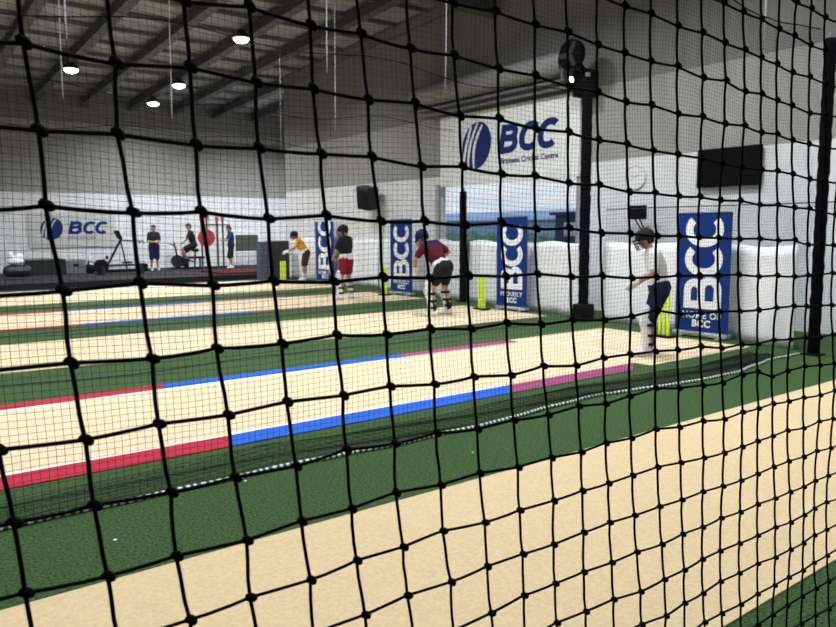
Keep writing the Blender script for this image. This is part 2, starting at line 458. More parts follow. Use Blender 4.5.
bm = NB(); strip(bm, X0 + 1, 11.6, 19.2, 23.3, 0, .008); obj('matting', bm, M['sand2'], t)
bm = NB(); strip(bm, X0 + 1, 11.6, 23.3, 23.5, 0, .0085); obj('white_edge', bm, M['line'], t)
bm = NB(); strip(bm, X0 + 1, 10.8, 23.52, PF - .01, 0, .01); tag(obj('rubber_walkway', bm, M['rubber']), 'dark grey rubber walkway strip along the foot of the gym platform', 'walkway')

# white scraps lying on the turf
for (x, y, l) in ((1.96, 4.57, 'tiny white scrap on green turf beside the nearest leaded rope, larger one'), (.99, 4.11, 'tiny white scrap on the green turf at the left, near the sand mat'), (3.61, 4.10, 'tiny white scrap on the green turf in the middle of the strip')):
    bm = NB(); ball(bm, (0, 0, .006), (.011, .009, .006), 2); tag(obj('paper_scrap', bm, M['white'], loc=(x, y, 0)), l, 'scrap')

# ------------------------------------------------------------------ the net right in front of the camera
NY = .546
GRID = [
[184,9726,167,10274,81,10807,-12,11334,-63,11916,-112,12389,-183,12913,-255,13447,-290,13979,-339,14509,-406,15066,-449,15566,-509,16112,-524,16631,-600,17182,-651,17694,-664,18239,-713,18772,-792,19309,-796,19801,-808,20369,-847,20874,-865,21422,-868,21966],
[691,9792,686,10283,681,10824,590,11329,522,11828,458,12399,354,12920,299,13457,222,13960,204,14520,106,15024,91,15551,60,16072,-4,16604,-31,17150,-98,17655,-104,18223,-152,18759,-189,19264,-234,19792,-227,20313,-279,20862,-286,21406,-368,21911],
[1221,9804,1227,10313,1188,10836,1152,11362,1063,11875,997,12405,929,12959,879,13469,762,13967,717,14514,675,15035,612,15562,538,16100,542,16592,470,17128,447,17679,442,18196,392,18731,379,19270,350,19772,306,20306,314,20857,240,21375,195,21906],
[1738,9802,1776,10318,1703,10827,1651,11373,1605,11887,1523,12411,1449,12909,1373,13458,1304,13974,1253,14483,1185,15040,1151,15534,1083,16096,1059,16599,986,17175,972,17666,916,18220,898,18718,896,19245,857,19791,848,20332,789,20847,769,21367,736,21911],
[2295,9806,2286,10327,2228,10868,2178,11410,2124,11930,2036,12413,1969,12952,1892,13469,1835,13959,1747,14512,1731,15021,1664,15565,1642,16062,1582,16629,1557,17134,1474,17683,1484,18161,1439,18738,1402,19256,1378,19752,1356,20275,1351,20834,1309,21355,1281,21876],
[2807,9808,2758,10352,2720,10875,2699,11405,2624,11894,2559,12418,2483,12947,2420,13465,2333,13991,2315,14490,2239,15036,2207,15548,2144,16086,2138,16580,2066,17149,2039,17644,2008,18199,1975,18658,1927,19225,1882,19750,1875,20293,1893,20771,1837,21322,1772,21856],
[3320,9793,3296,10345,3263,10854,3222,11406,3122,11903,3069,12422,3030,12953,2926,13457,2898,13968,2820,14525,2785,15016,2725,15579,2703,16070,2646,16595,2617,17097,2545,17653,2530,18151,2482,18708,2464,19247,2437,19737,2426,20257,2433,20772,2372,21303,2325,21805],
[3874,9825,3816,10340,3763,10886,3738,11411,3671,11927,3585,12446,3529,12949,3472,13442,3389,13996,3344,14500,3299,15060,3275,15553,3217,16099,3197,16564,3133,17129,3097,17638,3034,18160,3025,18662,2999,19214,2967,19711,2952,20265,2918,20756,2883,21295,2815,21802],
[4382,9821,4352,10367,4277,10885,4211,11395,4192,11904,4126,12432,4050,12950,3964,13473,3932,13967,3855,14526,3844,15007,3782,15567,3734,16056,3688,16584,3670,17081,3592,17641,3578,18130,3524,18679,3477,19167,3488,19678,3442,20219,3432,20707,3397,21263,3359,21783],
[4902,9839,4825,10343,4795,10898,4746,11412,4668,11922,4603,12427,4529,12923,4515,13441,4427,13998,4407,14479,4345,15023,4304,15517,4233,16068,4215,16552,4154,17086,4134,17582,4086,18150,4056,18630,4024,19138,3990,19682,3980,20233,3974,20697,3938,21228,3877,21756],
[5380,9797,5363,10356,5325,10876,5231,11427,5167,11919,5142,12430,5059,12931,5006,13466,4979,13952,4906,14502,4866,14974,4805,15528,4755,16020,4714,16558,4671,17050,4642,17606,4616,18081,4553,18636,4538,19107,4521,19649,4511,20151,4486,20688,4479,21189,4393,21721],
[5895,9851,5860,10385,5799,10884,5716,11388,5713,11902,5619,12406,5566,12962,5527,13458,5461,13977,5424,14466,5357,14994,5322,15481,5261,16040,5248,16522,5185,17070,5168,17559,5119,18100,5097,18576,5046,19112,5046,19625,4995,20146,4995,20661,4949,21190,4929,21678],
[6401,9846,6376,10364,6329,10892,6278,11410,6195,11879,6140,12430,6081,12937,6017,13435,5981,13968,5921,14480,5869,14972,5804,15524,5787,15981,5734,16530,5706,17011,5657,17562,5633,18039,5594,18568,5577,19064,5537,19616,5528,20100,5482,20617,5492,21140,5426,21670],
[6934,9867,6877,10385,6822,10893,6748,11416,6702,11932,6647,12404,6576,12932,6533,13444,6473,13972,6432,14444,6380,14994,6342,15466,6285,15992,6263,16476,6215,17017,6179,17505,6139,18046,6120,18518,6074,19072,6031,19578,6050,20073,6018,20600,5989,21093,5946,21631],
[7434,9856,7367,10370,7329,10862,7239,11389,7183,11886,7134,12415,7080,12910,7021,13441,6979,13944,6908,14460,6890,14939,6823,15500,6816,15950,6761,16470,6726,16960,6672,17502,6648,17996,6614,18518,6596,19023,6571,19546,6527,20060,6491,20565,6464,21050,6466,21577],
[7902,9849,7871,10365,7810,10890,7746,11374,7691,11905,7645,12367,7557,12921,7520,13406,7478,13931,7440,14416,7376,14959,7329,15489,7308,15956,7270,16421,7219,16949,7197,17435,7162,17986,7141,18466,7107,19013,7085,19520,7062,20037,7021,20522,7005,21030,6975,21561],
[8401,9855,8357,10390,8344,10868,8252,11340,8213,11848,8148,12380,8090,12876,8047,13395,8007,13930,7954,14440,7908,14988,7838,15472,7807,15995,7748,16413,7736,16917,7695,17437,7669,17941,7641,18480,7615,18985,7574,19523,7552,19986,7506,20503,7470,20999,7468,21497],
[8918,9872,8831,10340,8807,10864,8726,11363,8674,11871,8639,12359,8576,12886,8541,13372,8500,13894,8442,14390,8394,14922,8314,15442,8317,15911,8247,16411,8224,16913,8200,17413,8170,17924,8159,18420,8125,18990,8097,19458,8060,19961,8047,20479,8003,20985,7986,21492],
[9379,9868,9343,10382,9289,10867,9239,11385,9180,11837,9128,12362,9085,12848,9034,13377,9007,13867,8939,14401,8905,14897,8840,15438,8819,15890,8772,16390,8722,16888,8703,17416,8676,17908,8654,18426,8630,18905,8584,19451,8548,19917,8517,20425,8492,20963,8458,21447],
[9883,9863,9812,10343,9774,10861,9704,11360,9665,11860,9613,12341,9573,12856,9536,13348,9487,13850,9439,14348,9371,14875,9334,15364,9290,15871,9253,16370,9226,16877,9198,17384,9171,17862,9151,18375,9123,18923,9073,19396,9049,19898,9006,20385,8968,20908,8981,21415],
[10376,9858,10301,10345,10255,10852,10219,11331,10165,11841,10125,12323,10083,12822,10024,13324,9980,13846,9936,14370,9890,14924,9853,15365,9802,15841,9759,16362,9735,16858,9691,17386,9656,17843,9650,18391,9612,18837,9576,19378,9525,19859,9511,20386,9467,20872,9456,21386],
[10834,9872,10790,10364,10743,10836,10682,11360,10636,11866,10594,12329,10548,12838,10504,13322,10456,13839,10439,14340,10359,14909,10316,15320,10292,15826,10247,16315,10228,16857,10184,17334,10191,17828,10143,18340,10105,18860,10050,19343,10003,19850,9977,20342,9944,20826,9934,21313],
[11357,9853,11277,10358,11206,10835,11172,11356,11125,11836,11075,12348,11047,12817,10996,13331,10948,13822,10925,14338,10825,14772,10789,15338,10773,15828,10726,16311,10692,16826,10670,17342,10650,17830,10623,18354,10592,18828,10525,19324,10495,19794,10445,20314,10433,20795,10436,21289],
[11820,9852,11761,10341,11687,10838,11622,11354,11597,11841,11548,12309,11517,12817,11463,13327,11416,13832,11420,14299,11308,14802,11295,15298,11295,15821,11228,16274,11187,16830,11154,17311,11106,17806,11089,18301,11035,18800,10985,19264,10942,19770,10908,20215,10936,20753,10899,21285],
[12277,9851,12225,10341,12180,10837,12131,11318,12076,11809,12045,12300,11989,12791,11952,13304,11913,13787,11864,14299,11824,14813,11776,15281,11730,15783,11714,16272,11648,16751,11649,17302,11623,17752,11562,18274,11538,18731,11477,19256,11424,19709,11374,20219,11414,20737,11388,21209],
[12770,9839,12673,10342,12664,10826,12554,11323,12531,11817,12473,12300,12421,12799,12386,13325,12382,13829,12353,14275,12294,14781,12253,15243,12228,15764,12180,16266,12153,16758,12090,17265,12086,17746,12048,18248,11999,18742,11942,19202,11881,19698,11854,20177,11862,20723,11856,21208],
[13230,9829,13150,10307,13123,10820,13062,11303,13023,11781,12956,12293,12917,12778,12886,13280,12843,13800,12821,14287,12765,14754,12705,15250,12657,15740,12662,16266,12628,16722,12585,17216,12554,17719,12520,18252,12486,18740,12441,19192,12425,19714,12363,20180,12318,20666,12356,21155],
[13698,9793,13640,10326,13594,10808,13519,11321,13491,11783,13457,12244,13401,12766,13365,13279,13324,13723,13271,14245,13239,14714,13173,15233,13166,15716,13098,16235,13045,16694,13085,17189,13024,17665,13008,18155,12960,18668,12910,19170,12875,19638,12867,20133,12847,20643,12809,21112],
[14164,9801,14131,10292,14073,10782,14004,11285,13953,11760,13944,12233,13875,12714,13824,13205,13783,13708,13750,14229,13712,14705,13669,15181,13621,15648,13599,16189,13572,16647,13557,17138,13493,17617,13458,18122,13475,18613,13404,19098,13391,19572,13374,20100,13355,20589,13311,21046],
[14655,9814,14559,10288,14532,10780,14485,11251,14436,11748,14386,12205,14296,12709,14273,13212,14266,13700,14209,14185,14193,14661,14151,15171,14105,15670,14056,16151,14019,16614,13986,17121,13957,17604,13926,18108,13943,18585,13915,19079,13898,19562,13820,20072,13820,20524,13792,21005]
]
ND = 24
def knot(i, j):      # i column, j row in the measured patch (0..29, 0..23), extended outside by its edge step
    ci, cj = min(max(i, 0), 29), min(max(j, 0), ND - 1)
    x, z = GRID[ci][2 * cj] / 1e4, GRID[ci][2 * cj + 1] / 1e4
    x += (i - ci) * .0505; z += (j - cj) * .0515
    if i != ci or j != cj:
        x += .004 * math.sin(i * 1.7 + j * 2.3); z += .004 * math.sin(i * 2.9 + j * 1.1)
    return V((x, NY + .004 * math.sin(i * .9) * math.cos(j * .7), z))
J0 = -19
I0, I1, J1 = -44, 104, 46
rn = random.Random(11)
net = thing('cricket_net', 'black knotted cricket net of large square mesh hanging right in front of the camera', 'net')
bm = NB()
KN = {(i, j): knot(i, j) for i in range(I0, I1) for j in range(J0, J1)}
RT = .00158
def between(a, b, sag, side):
    m1 = a.lerp(b, .30) + V((side * .4, side, -sag)); m2 = a.lerp(b, .70) + V((-side * .3, side, -sag))
    return [m1, m2]
for j in range(J0, J1):
    pts = []
    for i in range(I0, I1):
        p = KN[i, j]; pts.append(p)
        if i < I1 - 1:
            pts += between(p, KN[i + 1, j], .0003 + rn.uniform(-.0005, .0006), rn.uniform(-.0004, .0004))
    tube(bm, pts, RT, 6)
for i in range(I0, I1):
    pts = []
    for j in range(J0, J1):
        p = KN[i, j]; pts.append(p + V((0, -.001, 0)))
        if j < J1 - 1:
            pts += [p.lerp(KN[i, j + 1], q) + V((rn.uniform(-.0007, .0007), 0, 0)) for q in (.33, .67)]
    tube(bm, pts, RT, 6)
obj('mesh', bm, M['net_black'], net)
bm = NB()
for (i, j), p in KN.items():
    tilt = Matrix.Rotation(rn.uniform(.3, .9), 3, 'Y')
    fast_ball(bm, p + V((.001, -.0015, .0003)), (.0058, .0042, .0038), 1 if not (0 <= i < 29 and 0 <= j < 23) else 2, tilt)
    if 0 <= i < 29 and 0 <= j < 23:
        fast_ball(bm, p + V((-.0022, -.0025, .0022)), (.0030, .0028, .0036), 1, tilt)
for f in bm.faces: f.smooth = True
o = obj('knots', bm, M['net_black'], net); o['kind'] = 'stuff'
bm = NB(); tube(bm, [KN[i, J1 - 1] + V((0, 0, .004)) for i in range(I0, I1)], .007, 8); obj('top_rope', bm, M['pad_black'], net)

# ------------------------------------------------------------------ padded posts
def post(label, x, y, h, r, base):
    t = thing('padded_post', label, 'post', (x, y, 0))
    bm = NB(); n = int(h / .09)
    pts = [(0.004 * math.sin(k * 2.1), .004 * math.cos(k * 1.7), .03 + (h - .05) * k / n) for k in range(n + 1)]
    tube(bm, pts, [r * (1 + .05 * math.sin(k * 2.6)) for k in range(n + 1)], 18); obj('padding', bm, M['pad_black'], t)
    bm = NB(); cyl(bm, (0, 0, 0), (0, 0, h + .06), r * .45, seg=12); obj('pole', bm, M['steel_grey'], t)
    bm = NB()
    if base: box(bm, (0, 0, .16), (r * 3.4, r * 3.0, .32), None, .03)
    else: box(bm, (0, 0, .012), (r * 3, r * 3, .024), None, .004)
    obj('base', bm, M['black'], t)
post('black padded net post nearest the camera, at the right edge, ending the nearest divider net', 10.14, 4.58, 4.15, .075, False)
post('tall black padded post in front of the right side of the roller door opening', 10.65, 9.0, 4.45, .095, True)
post('shorter dark padded post just right of the maroon shirted batter', 11.33, 13.25, 2.62, .085, False)

# ------------------------------------------------------------------ white vinyl sheets behind the lanes
def vinyl(label, path, z=1.45, seed=0):
    bm = NB(); n = 40; nz = 10; th = .006
    P = [V((x, y)) for x, y in path]
    seg = [(P[k + 1] - P[k]).length for k in range(len(P) - 1)]; tot = sum(seg)
    def at(s):
        for k, l in enumerate(seg):
            if s <= l or k == len(seg) - 1: return P[k].lerp(P[k + 1], min(1, s / l))
            s -= l
    A, B = [], []
    for a in range(n + 1):
        p = at(tot * a / n); d = (at(min(tot, tot * a / n + .01)) - at(max(0, tot * a / n - .01))).normalized(); nn = V((d.y, -d.x))
        ca, cb = [], []
        for k in range(nz + 1):
            f = k / nz
            w_ = .035 * math.sin(a * .55 + seed + f) * (1 - .6 * f) + .02 * math.sin(a * 1.3 + seed * 3 + f * 2)
            q = p + nn * w_
            zz = .012 + f * (z - .012) + .02 * math.sin(a * .5 + seed) * f
            ca.append(bm.verts.new((q.x, q.y, zz))); cb.append(bm.verts.new((q.x + nn.x * th, q.y + nn.y * th, zz)))
        A.append(ca); B.append(cb)
    for a in range(n):
        for k in range(nz):
            bm.faces.new((A[a][k], A[a + 1][k], A[a + 1][k + 1], A[a][k + 1])); bm.faces.new((B[a][k], B[a][k + 1], B[a + 1][k + 1], B[a + 1][k]))
        for k in (0, nz): bm.faces.new((A[a][k], A[a + 1][k], B[a + 1][k], B[a][k]))
    for a in (0, n):
        for k in range(nz): bm.faces.new((A[a][k], B[a][k], B[a][k + 1], A[a][k + 1]))
    o = tag(obj('vinyl_sheet', bm, M['vinyl'], smooth=True), label, 'vinyl sheet')
    for p in o.data.polygons:
        if p.area < .002: p.use_smooth = False
vinyl('white vinyl sheet at the far right edge, beyond the nearest padded post', [(10.5, .3), (10.4, 2.4), (10.25, 4.15)], seed=.4)
vinyl('white vinyl sheet behind the banner on the striped lane, left of the nearest padded post', [(10.32, 4.95), (10.62, 6.0), (10.80, 7.0), (10.90, 8.75)], seed=1.7)
vinyl('white vinyl sheet closing off the lower part of the roller door opening', [(11.0, 9.25), (11.25, 11.2), (11.5, 13.2)], seed=2.9)
vinyl('white vinyl sheet behind the red shorts batter', [(11.55, 13.6), (11.75, 15.5), (11.95, 17.8)], seed=4.1)
vinyl('white vinyl sheet on the end wall behind the yellow shirted batter', [(12.2, 18.1), (12.22, 20.5), (12.24, 23.9)], seed=5.3)

# ------------------------------------------------------------------ banners
def banner(label, a, b_, h, lines, group=None):
    """a, b_: floor points of the left and right bottom corners as seen from the lane"""
    a, b_ = V((*a, 0)), V((*b_, 0)); c = (a + b_) / 2; w_ = (b_ - a).length
    d = (b_ - a).normalized(); ang = math.atan2(d.y, d.x)
    t = thing('pull_up_banner', label, 'banner', c, ang)       # local x runs left to right, -y faces the camera
    bm = NB(); bb(bm, (-w_ / 2, -.004, .09), (w_ / 2, 0, h)); obj('panel', bm, M['banner'], t)
    bm = NB(); bb(bm, (-w_ / 2 - .01, -.07, .02), (w_ / 2 + .01, .09, .09), .015)
    for s in (-1, 1): bb(bm, (s * w_ * .36 - .03, -.13, 0), (s * w_ * .36 + .03, .15, .022), .004)
    obj('base', bm, M['aluminium'], t)
    bm = NB(); bb(bm, (-w_ / 2, -.012, h - .012), (w_ / 2, .012, h + .012), .003); obj('top_rail', bm, M['aluminium'], t)
    bm = NB(); cyl(bm, (0, .03, .08), (0, .03, h), .011, seg=10); obj('support_pole', bm, M['aluminium'], t)
    k = w_ / .86
    # big letters reading upwards
    hh = .60 * k
    Mx = Matrix.Translation((.305 * k, -.0045, .455)) @ Matrix.Rotation(PI / 2, 4, 'X') @ Matrix.Rotation(PI / 2, 4, 'Z')
    bm = NB(); letters_BCC(bm, hh, .118 * k, .003, Mx, 0, gap=.0); 
    obj('big_lettering', bm, M['white'], t, label='white letters BCC reading upwards')
    for s, z, sz, bo in lines:
        bm = text_bm(s, sz * k, Matrix.Translation((0, -.006, z)) @ Matrix.Rotation(PI / 2, 4, 'X'), bold=bo, space=1.08)
        obj('small_lettering', bm, M['white'], t)
    return t
banner('tall blue BCC banner right of the helmeted batter in white, lower line HOME OF BCC', (10.40, 6.88), (10.43, 5.98), 1.96, (('HOME OF', .345, .135, .002), ('BCC', .215, .145, .006)))
banner('blue BCC banner standing in front of the roller door opening, reading PROUDLY BCC', (10.84, 11.56), (10.90, 10.71), 1.98, (('PROUDLY', .345, .13, .002), ('BCC', .215, .145, .006)))
banner('blue BCC banner left of the maroon shirted batter', (11.2, 16.07), (11.28, 15.2), 2.0, (('PROUDLY', .345, .13, .002), ('BCC', .215, .145, .006)))
banner('farthest blue BCC banner, between the yellow shirted and the red shorted batters', (11.85, 21.3), (11.95, 20.3), 2.0, (('HOME OF', .345, .135, .002), ('BCC', .215, .145, .006)))

# ------------------------------------------------------------------ stumps
st = thing('stumps', 'lime yellow plastic stumps behind the batter in white, beside the largest banner', 'stumps', (9.95, 6.78, .0097), R(0))
for q in (-.075, 0, .075):
    bm = NB(); cyl(bm, (0, q, .03), (0, q, .69), .027, .025, seg=14); ball(bm, (0, q, .69), (.019, .019, .013), 2); obj('stump', bm, M['lime'], st)
bm = NB(); bb(bm, (-.10, -.17, 0), (.10, .17, .035), .008); obj('base', bm, M['black'], st)
for q in (-.05, .05):
    bm = NB(); cyl(bm, (0, q - .045, .712), (0, q + .045, .712), .008, seg=8); obj('bail', bm, M['lime'], st)
dup(st, (10.45, 11.6, .0097), 0, 'lime yellow plastic stumps between the maroon batter and the roller door banner')
dup(st, (10.85, 15.85, .0097), 0, 'lime yellow plastic stumps half hidden behind the left side of the third banner')
s4 = dup(st, (10.75, 21.5, .0097), R(38), 'lime yellow plastic stumps in front of the dark cabinet, by the yellow batter')

# ------------------------------------------------------------------ signs
def ball_logo(bm_d, bm_s, r, Mx, slant=.12, th=.004):
    pts = []
    for k in range(48):
        a = 2 * PI * k / 48
        x, y = math.cos(a) * r, math.sin(a) * r
        pts.append((x * .93 + y * slant, y))
    prism(bm_d, pts, th, Mx)
    # three seam stripes, bowed, fanning out downwards from the upper right
    for (xt, xb, bow) in ((-.42, -.80, .10), (-.02, -.42, .22), (.38, -.02, .30)):
        P = []; Wd = []
        for k in range(17):
            f = k / 16
            y = .97 - 1.94 * f
            x = xt + (xb - xt) * f - bow * math.sin(PI * f)
            lim = math.sqrt(max(0, 1 - y * y))
            if abs(x) > lim + .02: continue
            P.append(((x * .93 + y * slant) * r, y * r)); Wd.append(r * (.085 + .07 * math.sin(PI * f)))
        if len(P) > 2: stroke(bm_s, P, Wd, th, Mx, z0=th * .7)
def sign(name, label, c, ang, w_, h_, board, logo_c, logo_r, bcc_c, bcc_h, sub_c, sub_size, squash=1.0, subtext='Brisbane Cricket Centre'):
    t = thing(name, label, 'sign', c, ang)
    bm = NB(); bb(bm, (-w_ / 2, 0, -h_ / 2), (w_ / 2, .05, h_ / 2), .006); obj('board', bm, board, t)
    RX = Matrix.Rotation(PI / 2, 4, 'X')
    bd, bs = NB(), NB()
    ball_logo(bd, bs, logo_r, Matrix.Translation((logo_c[0], -.001, logo_c[1])) @ RX)
    lo = obj('ball_logo', bd, M['navy_print'], t); obj('seam_stripes', bs, board, lo)
    bm = NB(); letters_BCC(bm, bcc_h, bcc_h * .235, .004, Matrix.Translation((bcc_c[0], -.001, bcc_c[1])) @ RX @ Matrix.Diagonal((squash, 1, 1, 1)), slant=.20, gap=bcc_h * .02)
    obj('big_lettering', bm, M['navy_print'], t, label='navy slanted letters BCC')
    if sub_size:
        bm = text_bm(subtext, sub_size, Matrix.Translation((sub_c[0], -.003, sub_c[1])) @ RX, bold=.004 if sub_size > .15 else .001, align='LEFT')
        obj('small_lettering', bm, M['navy_print'], t, label='small navy words Brisbane Cricket Centre')
    return t
SW = OY1 - OY0 - .04
sign('door_sign', 'large white BCC sign board with navy ball logo above the roller door opening', (W - .14, (OY0 + OY1) / 2 - .14, 3.70), -PI / 2, SW - .06, 1.76, M['sign_white'], (-.925, .05), .57, (-.16, -.22), .66, (-.06, -.39), .182, squash=1.14)
sign('gym_sign', 'wide silver BCC sign board on the far wall above the gym equipment', (6.55, GY - .06, 1.78), 0, 3.12, 1.34, M['sign_silver'], (-.78, .04), .43, (-.21, -.16), .50, (-.19, -.28), .10, squash=1.17)

# ------------------------------------------------------------------ things on the end wall
t = thing('television', 'large black wall television right of the padded post, above the biggest banner', 'television', (W - .006, 7.13, 2.78))
bm = NB(); bb(bm, (-.10, -.60, -.34), (-.04, .60, .34), .01); obj('housing', bm, M['black'], t)
bm = NB(); bb(bm, (-.104, -.58, -.32), (-.099, .58, .325)); obj('screen', bm, M['screen'], t)
bm = NB(); bb(bm, (-.05, -.2, -.15), (0, .2, .15)); obj('wall_bracket', bm, M['steel_grey'], t)
t = thing('monitor', 'small black monitor on a bracket above the helmeted batter', 'monitor', (W - .006, 8.86, 2.02))
bm = NB(); bb(bm, (-.30, -.2, -.13), (-.25, .2, .14), .008); obj('housing', bm, M['black'], t)
bm = NB(); bb(bm, (-.304, -.185, -.115), (-.299, .185, .125)); obj('screen', bm, M['screen'], t)
bm = NB(); cyl(bm, (-.26, -.03, -.1), (-.02, -.03, -.42), .014, seg=8); cyl(bm, (-.26, .08, -.1), (-.02, .02, -.42), .014, seg=8); bb(bm, (-.03, -.08, -.5), (0, .08, -.34), .004); obj('wall_bracket', bm, M['black'], t)
t = thing('wall_clock', 'round pale grey wall clock left of the television', 'clock', (W, 9.12, 2.72))
bm = NB(); cyl(bm, (-.03, 0, 0), (0, 0, 0), .24, seg=40); obj('face', bm, M['white_wall'], t)
bm = NB(); tube(bm, [(-.032, math.cos(a) * .23, math.sin(a) * .23) for a in [2 * PI * k / 40 for k in range(40)]], .010, 6, closed=True); obj('rim', bm, M['grey_clock'], t)
for (a, l) in ((.5, .15), (2.4, .10)):
    bm = NB(); cyl(bm, (-.036, 0, 0), (-.036, math.cos(a) * l, math.sin(a) * l), .009, seg=6); obj('hand', bm, M['grey_clock'], t)
t = thing('loudspeaker', 'black box loudspeaker mounted high on the end wall left of the white sign', 'loudspeaker', (W - .03, 18.3, 2.66))
Mt = Matrix.Rotation(R(-9), 4, 'Y') @ Matrix.Rotation(R(8), 4, 'X')
bm = NB(); box(bm, (-.32, 0, 0), (.36, .66, .66), Mt, .03); obj('cabinet', bm, M['charcoal'], t)
bm = NB(); box(bm, Mt @ V((-.51, 0, 0)) , (.02, .56, .56), Mt, .008); obj('grille', bm, M['black'], t)
bm = NB(); cyl(bm, (-.2, 0, 0), (0, 0, 0), .03, seg=10); bb(bm, (-.02, -.1, -.1), (0, .1, .1)); obj('wall_bracket', bm, M['steel_grey'], t)
t = thing('wall_fan', 'dark round wall fan high above the right corner of the white sign', 'fan', (W, 9.98, 4.83))
bm = NB(); cyl(bm, (-.72, .28, .36), (-.60, .28, .36), .30, seg=32); obj('fan_cage', bm, M['pad_black'], t)
bm = NB()
for k in range(3):
    a = 2 * PI * k / 3; box(bm, (-.73, .28 + math.cos(a) * .14, .36 + math.sin(a) * .14), (.012, .24, .1), Matrix.Rotation(a, 4, 'X'))
obj('blades', bm, M['charcoal'], t)
bm = NB(); cyl(bm, (-.60, .28, .36), (-.3, .26, .10), .05, seg=12); bb(bm, (-.42, .12, -.42), (0, .46, .12), .02); obj('motor_bracket', bm, M['pad_black'], t)
t = thing('spot_lamp', 'small lit lamp at the top right corner of the white sign', 'lamp', (W - .40, 10.42, 4.74))
bm = NB(); cyl(bm, (-.10, 0, 0), (.0, 0, 0), .075, .05, seg=16); bb(bm, (0, -.03, -.03), (.40, .03, .03)); obj('housing', bm, M['steel_dark'], t)
bm = NB(); cyl(bm, (-.115, 0, 0), (-.10, 0, 0), .068, seg=16); obj('lamp_lens', bm, M['lens'], t)

# ------------------------------------------------------------------ high bay lamps
def bay(label, x, y, power):
    z = roof_z(y) - .62
    t = thing('high_bay_lamp', label, 'lamp', (x, y, z), 0, 'high bay lamps under the roof')
    bm = NB(); cyl(bm, (0, 0, .02), (0, 0, .14), .27, .20, seg=28); cyl(bm, (0, 0, .14), (0, 0, .24), .12, .10, seg=20); obj('housing', bm, M['charcoal'], t)
    bm = NB(); ball(bm, (0, 0, .02), (.20, .20, .11), 3); obj('lamp_lens', bm, M['lens'], t, smooth=True)
    bm = NB(); cyl(bm, (0, 0, .24), (0, 0, .60), .012, seg=8); obj('suspension_rod', bm, M['steel_grey'], t)
    ld = bpy.data.lights.new('lamp_light', 'AREA'); ld.shape = 'DISK'; ld.size = .5; ld.energy = power; ld.color = (.93, .97, 1.0); ld.spread = R(150)
    lo = bpy.data.objects.new('lamp_light', ld); C.objects.link(lo); lo.parent = t; lo.location = (0, 0, -.10)
P0 = 131
for (x, y, l) in ((5.35, 24.4, 'lit high bay lamp, leftmost of the four in view'), (8.75, 24.8, 'lit high bay lamp over the gym edge, upper of the middle pair'),
                  (8.9, 28.0, 'lit high bay lamp over the gym, lowest of the four in view'), (8.4, 18.9, 'largest lit high bay lamp, rightmost of the four in view')):
    bay(l, x, y, P0 * 1.95)
for x in (-3.2, 1.2, 5.2, 8.7):
    for y in (2.6, 6.8, 11.2):
        bay('lit high bay lamp hanging under the roof above the nearer lanes', x, y, P0 * (1.75 if x > 8 else .98))
for (x, y) in ((-2, 18), (3, 18), (-1, 25), (13.9, 26.7)):  # last lamp is added, hidden by the end wall, to brighten the gym recess
    bay('unseen high bay lamp hanging under the roof beyond the picture', x, y, P0 * (1.95 if x < 10 else 4.2))

# ------------------------------------------------------------------ people
def remeshed(name, bm, mats, parent, vox, it=4, fac=.5, label=None):
    """fuse overlapping closed pieces into ONE continuous skin"""
    me = bpy.data.meshes.new(name); bm.to_mesh(me); bm.free()
    o = bpy.data.objects.new(name, me); C.objects.link(o)
    md = o.modifiers.new('r', 'REMESH'); md.mode = 'VOXEL'; md.voxel_size = vox
    ms = o.modifiers.new('s', 'SMOOTH'); ms.iterations = it; ms.factor = fac
    dg = bpy.context.evaluated_depsgraph_get()
    m2 = bpy.data.meshes.new_from_object(o.evaluated_get(dg)); m2.name = name
    bpy.data.objects.remove(o); bpy.data.meshes.remove(me)
    m2.materials.clear(); m2.materials.append(mats)
    for p in m2.polygons: p.use_smooth = True
    o = bpy.data.objects.new(name, m2); link(o, parent)
    if label: o['label'] = label
    return o

def mid(a, b, t=.5): return V(a).lerp(V(b), t)

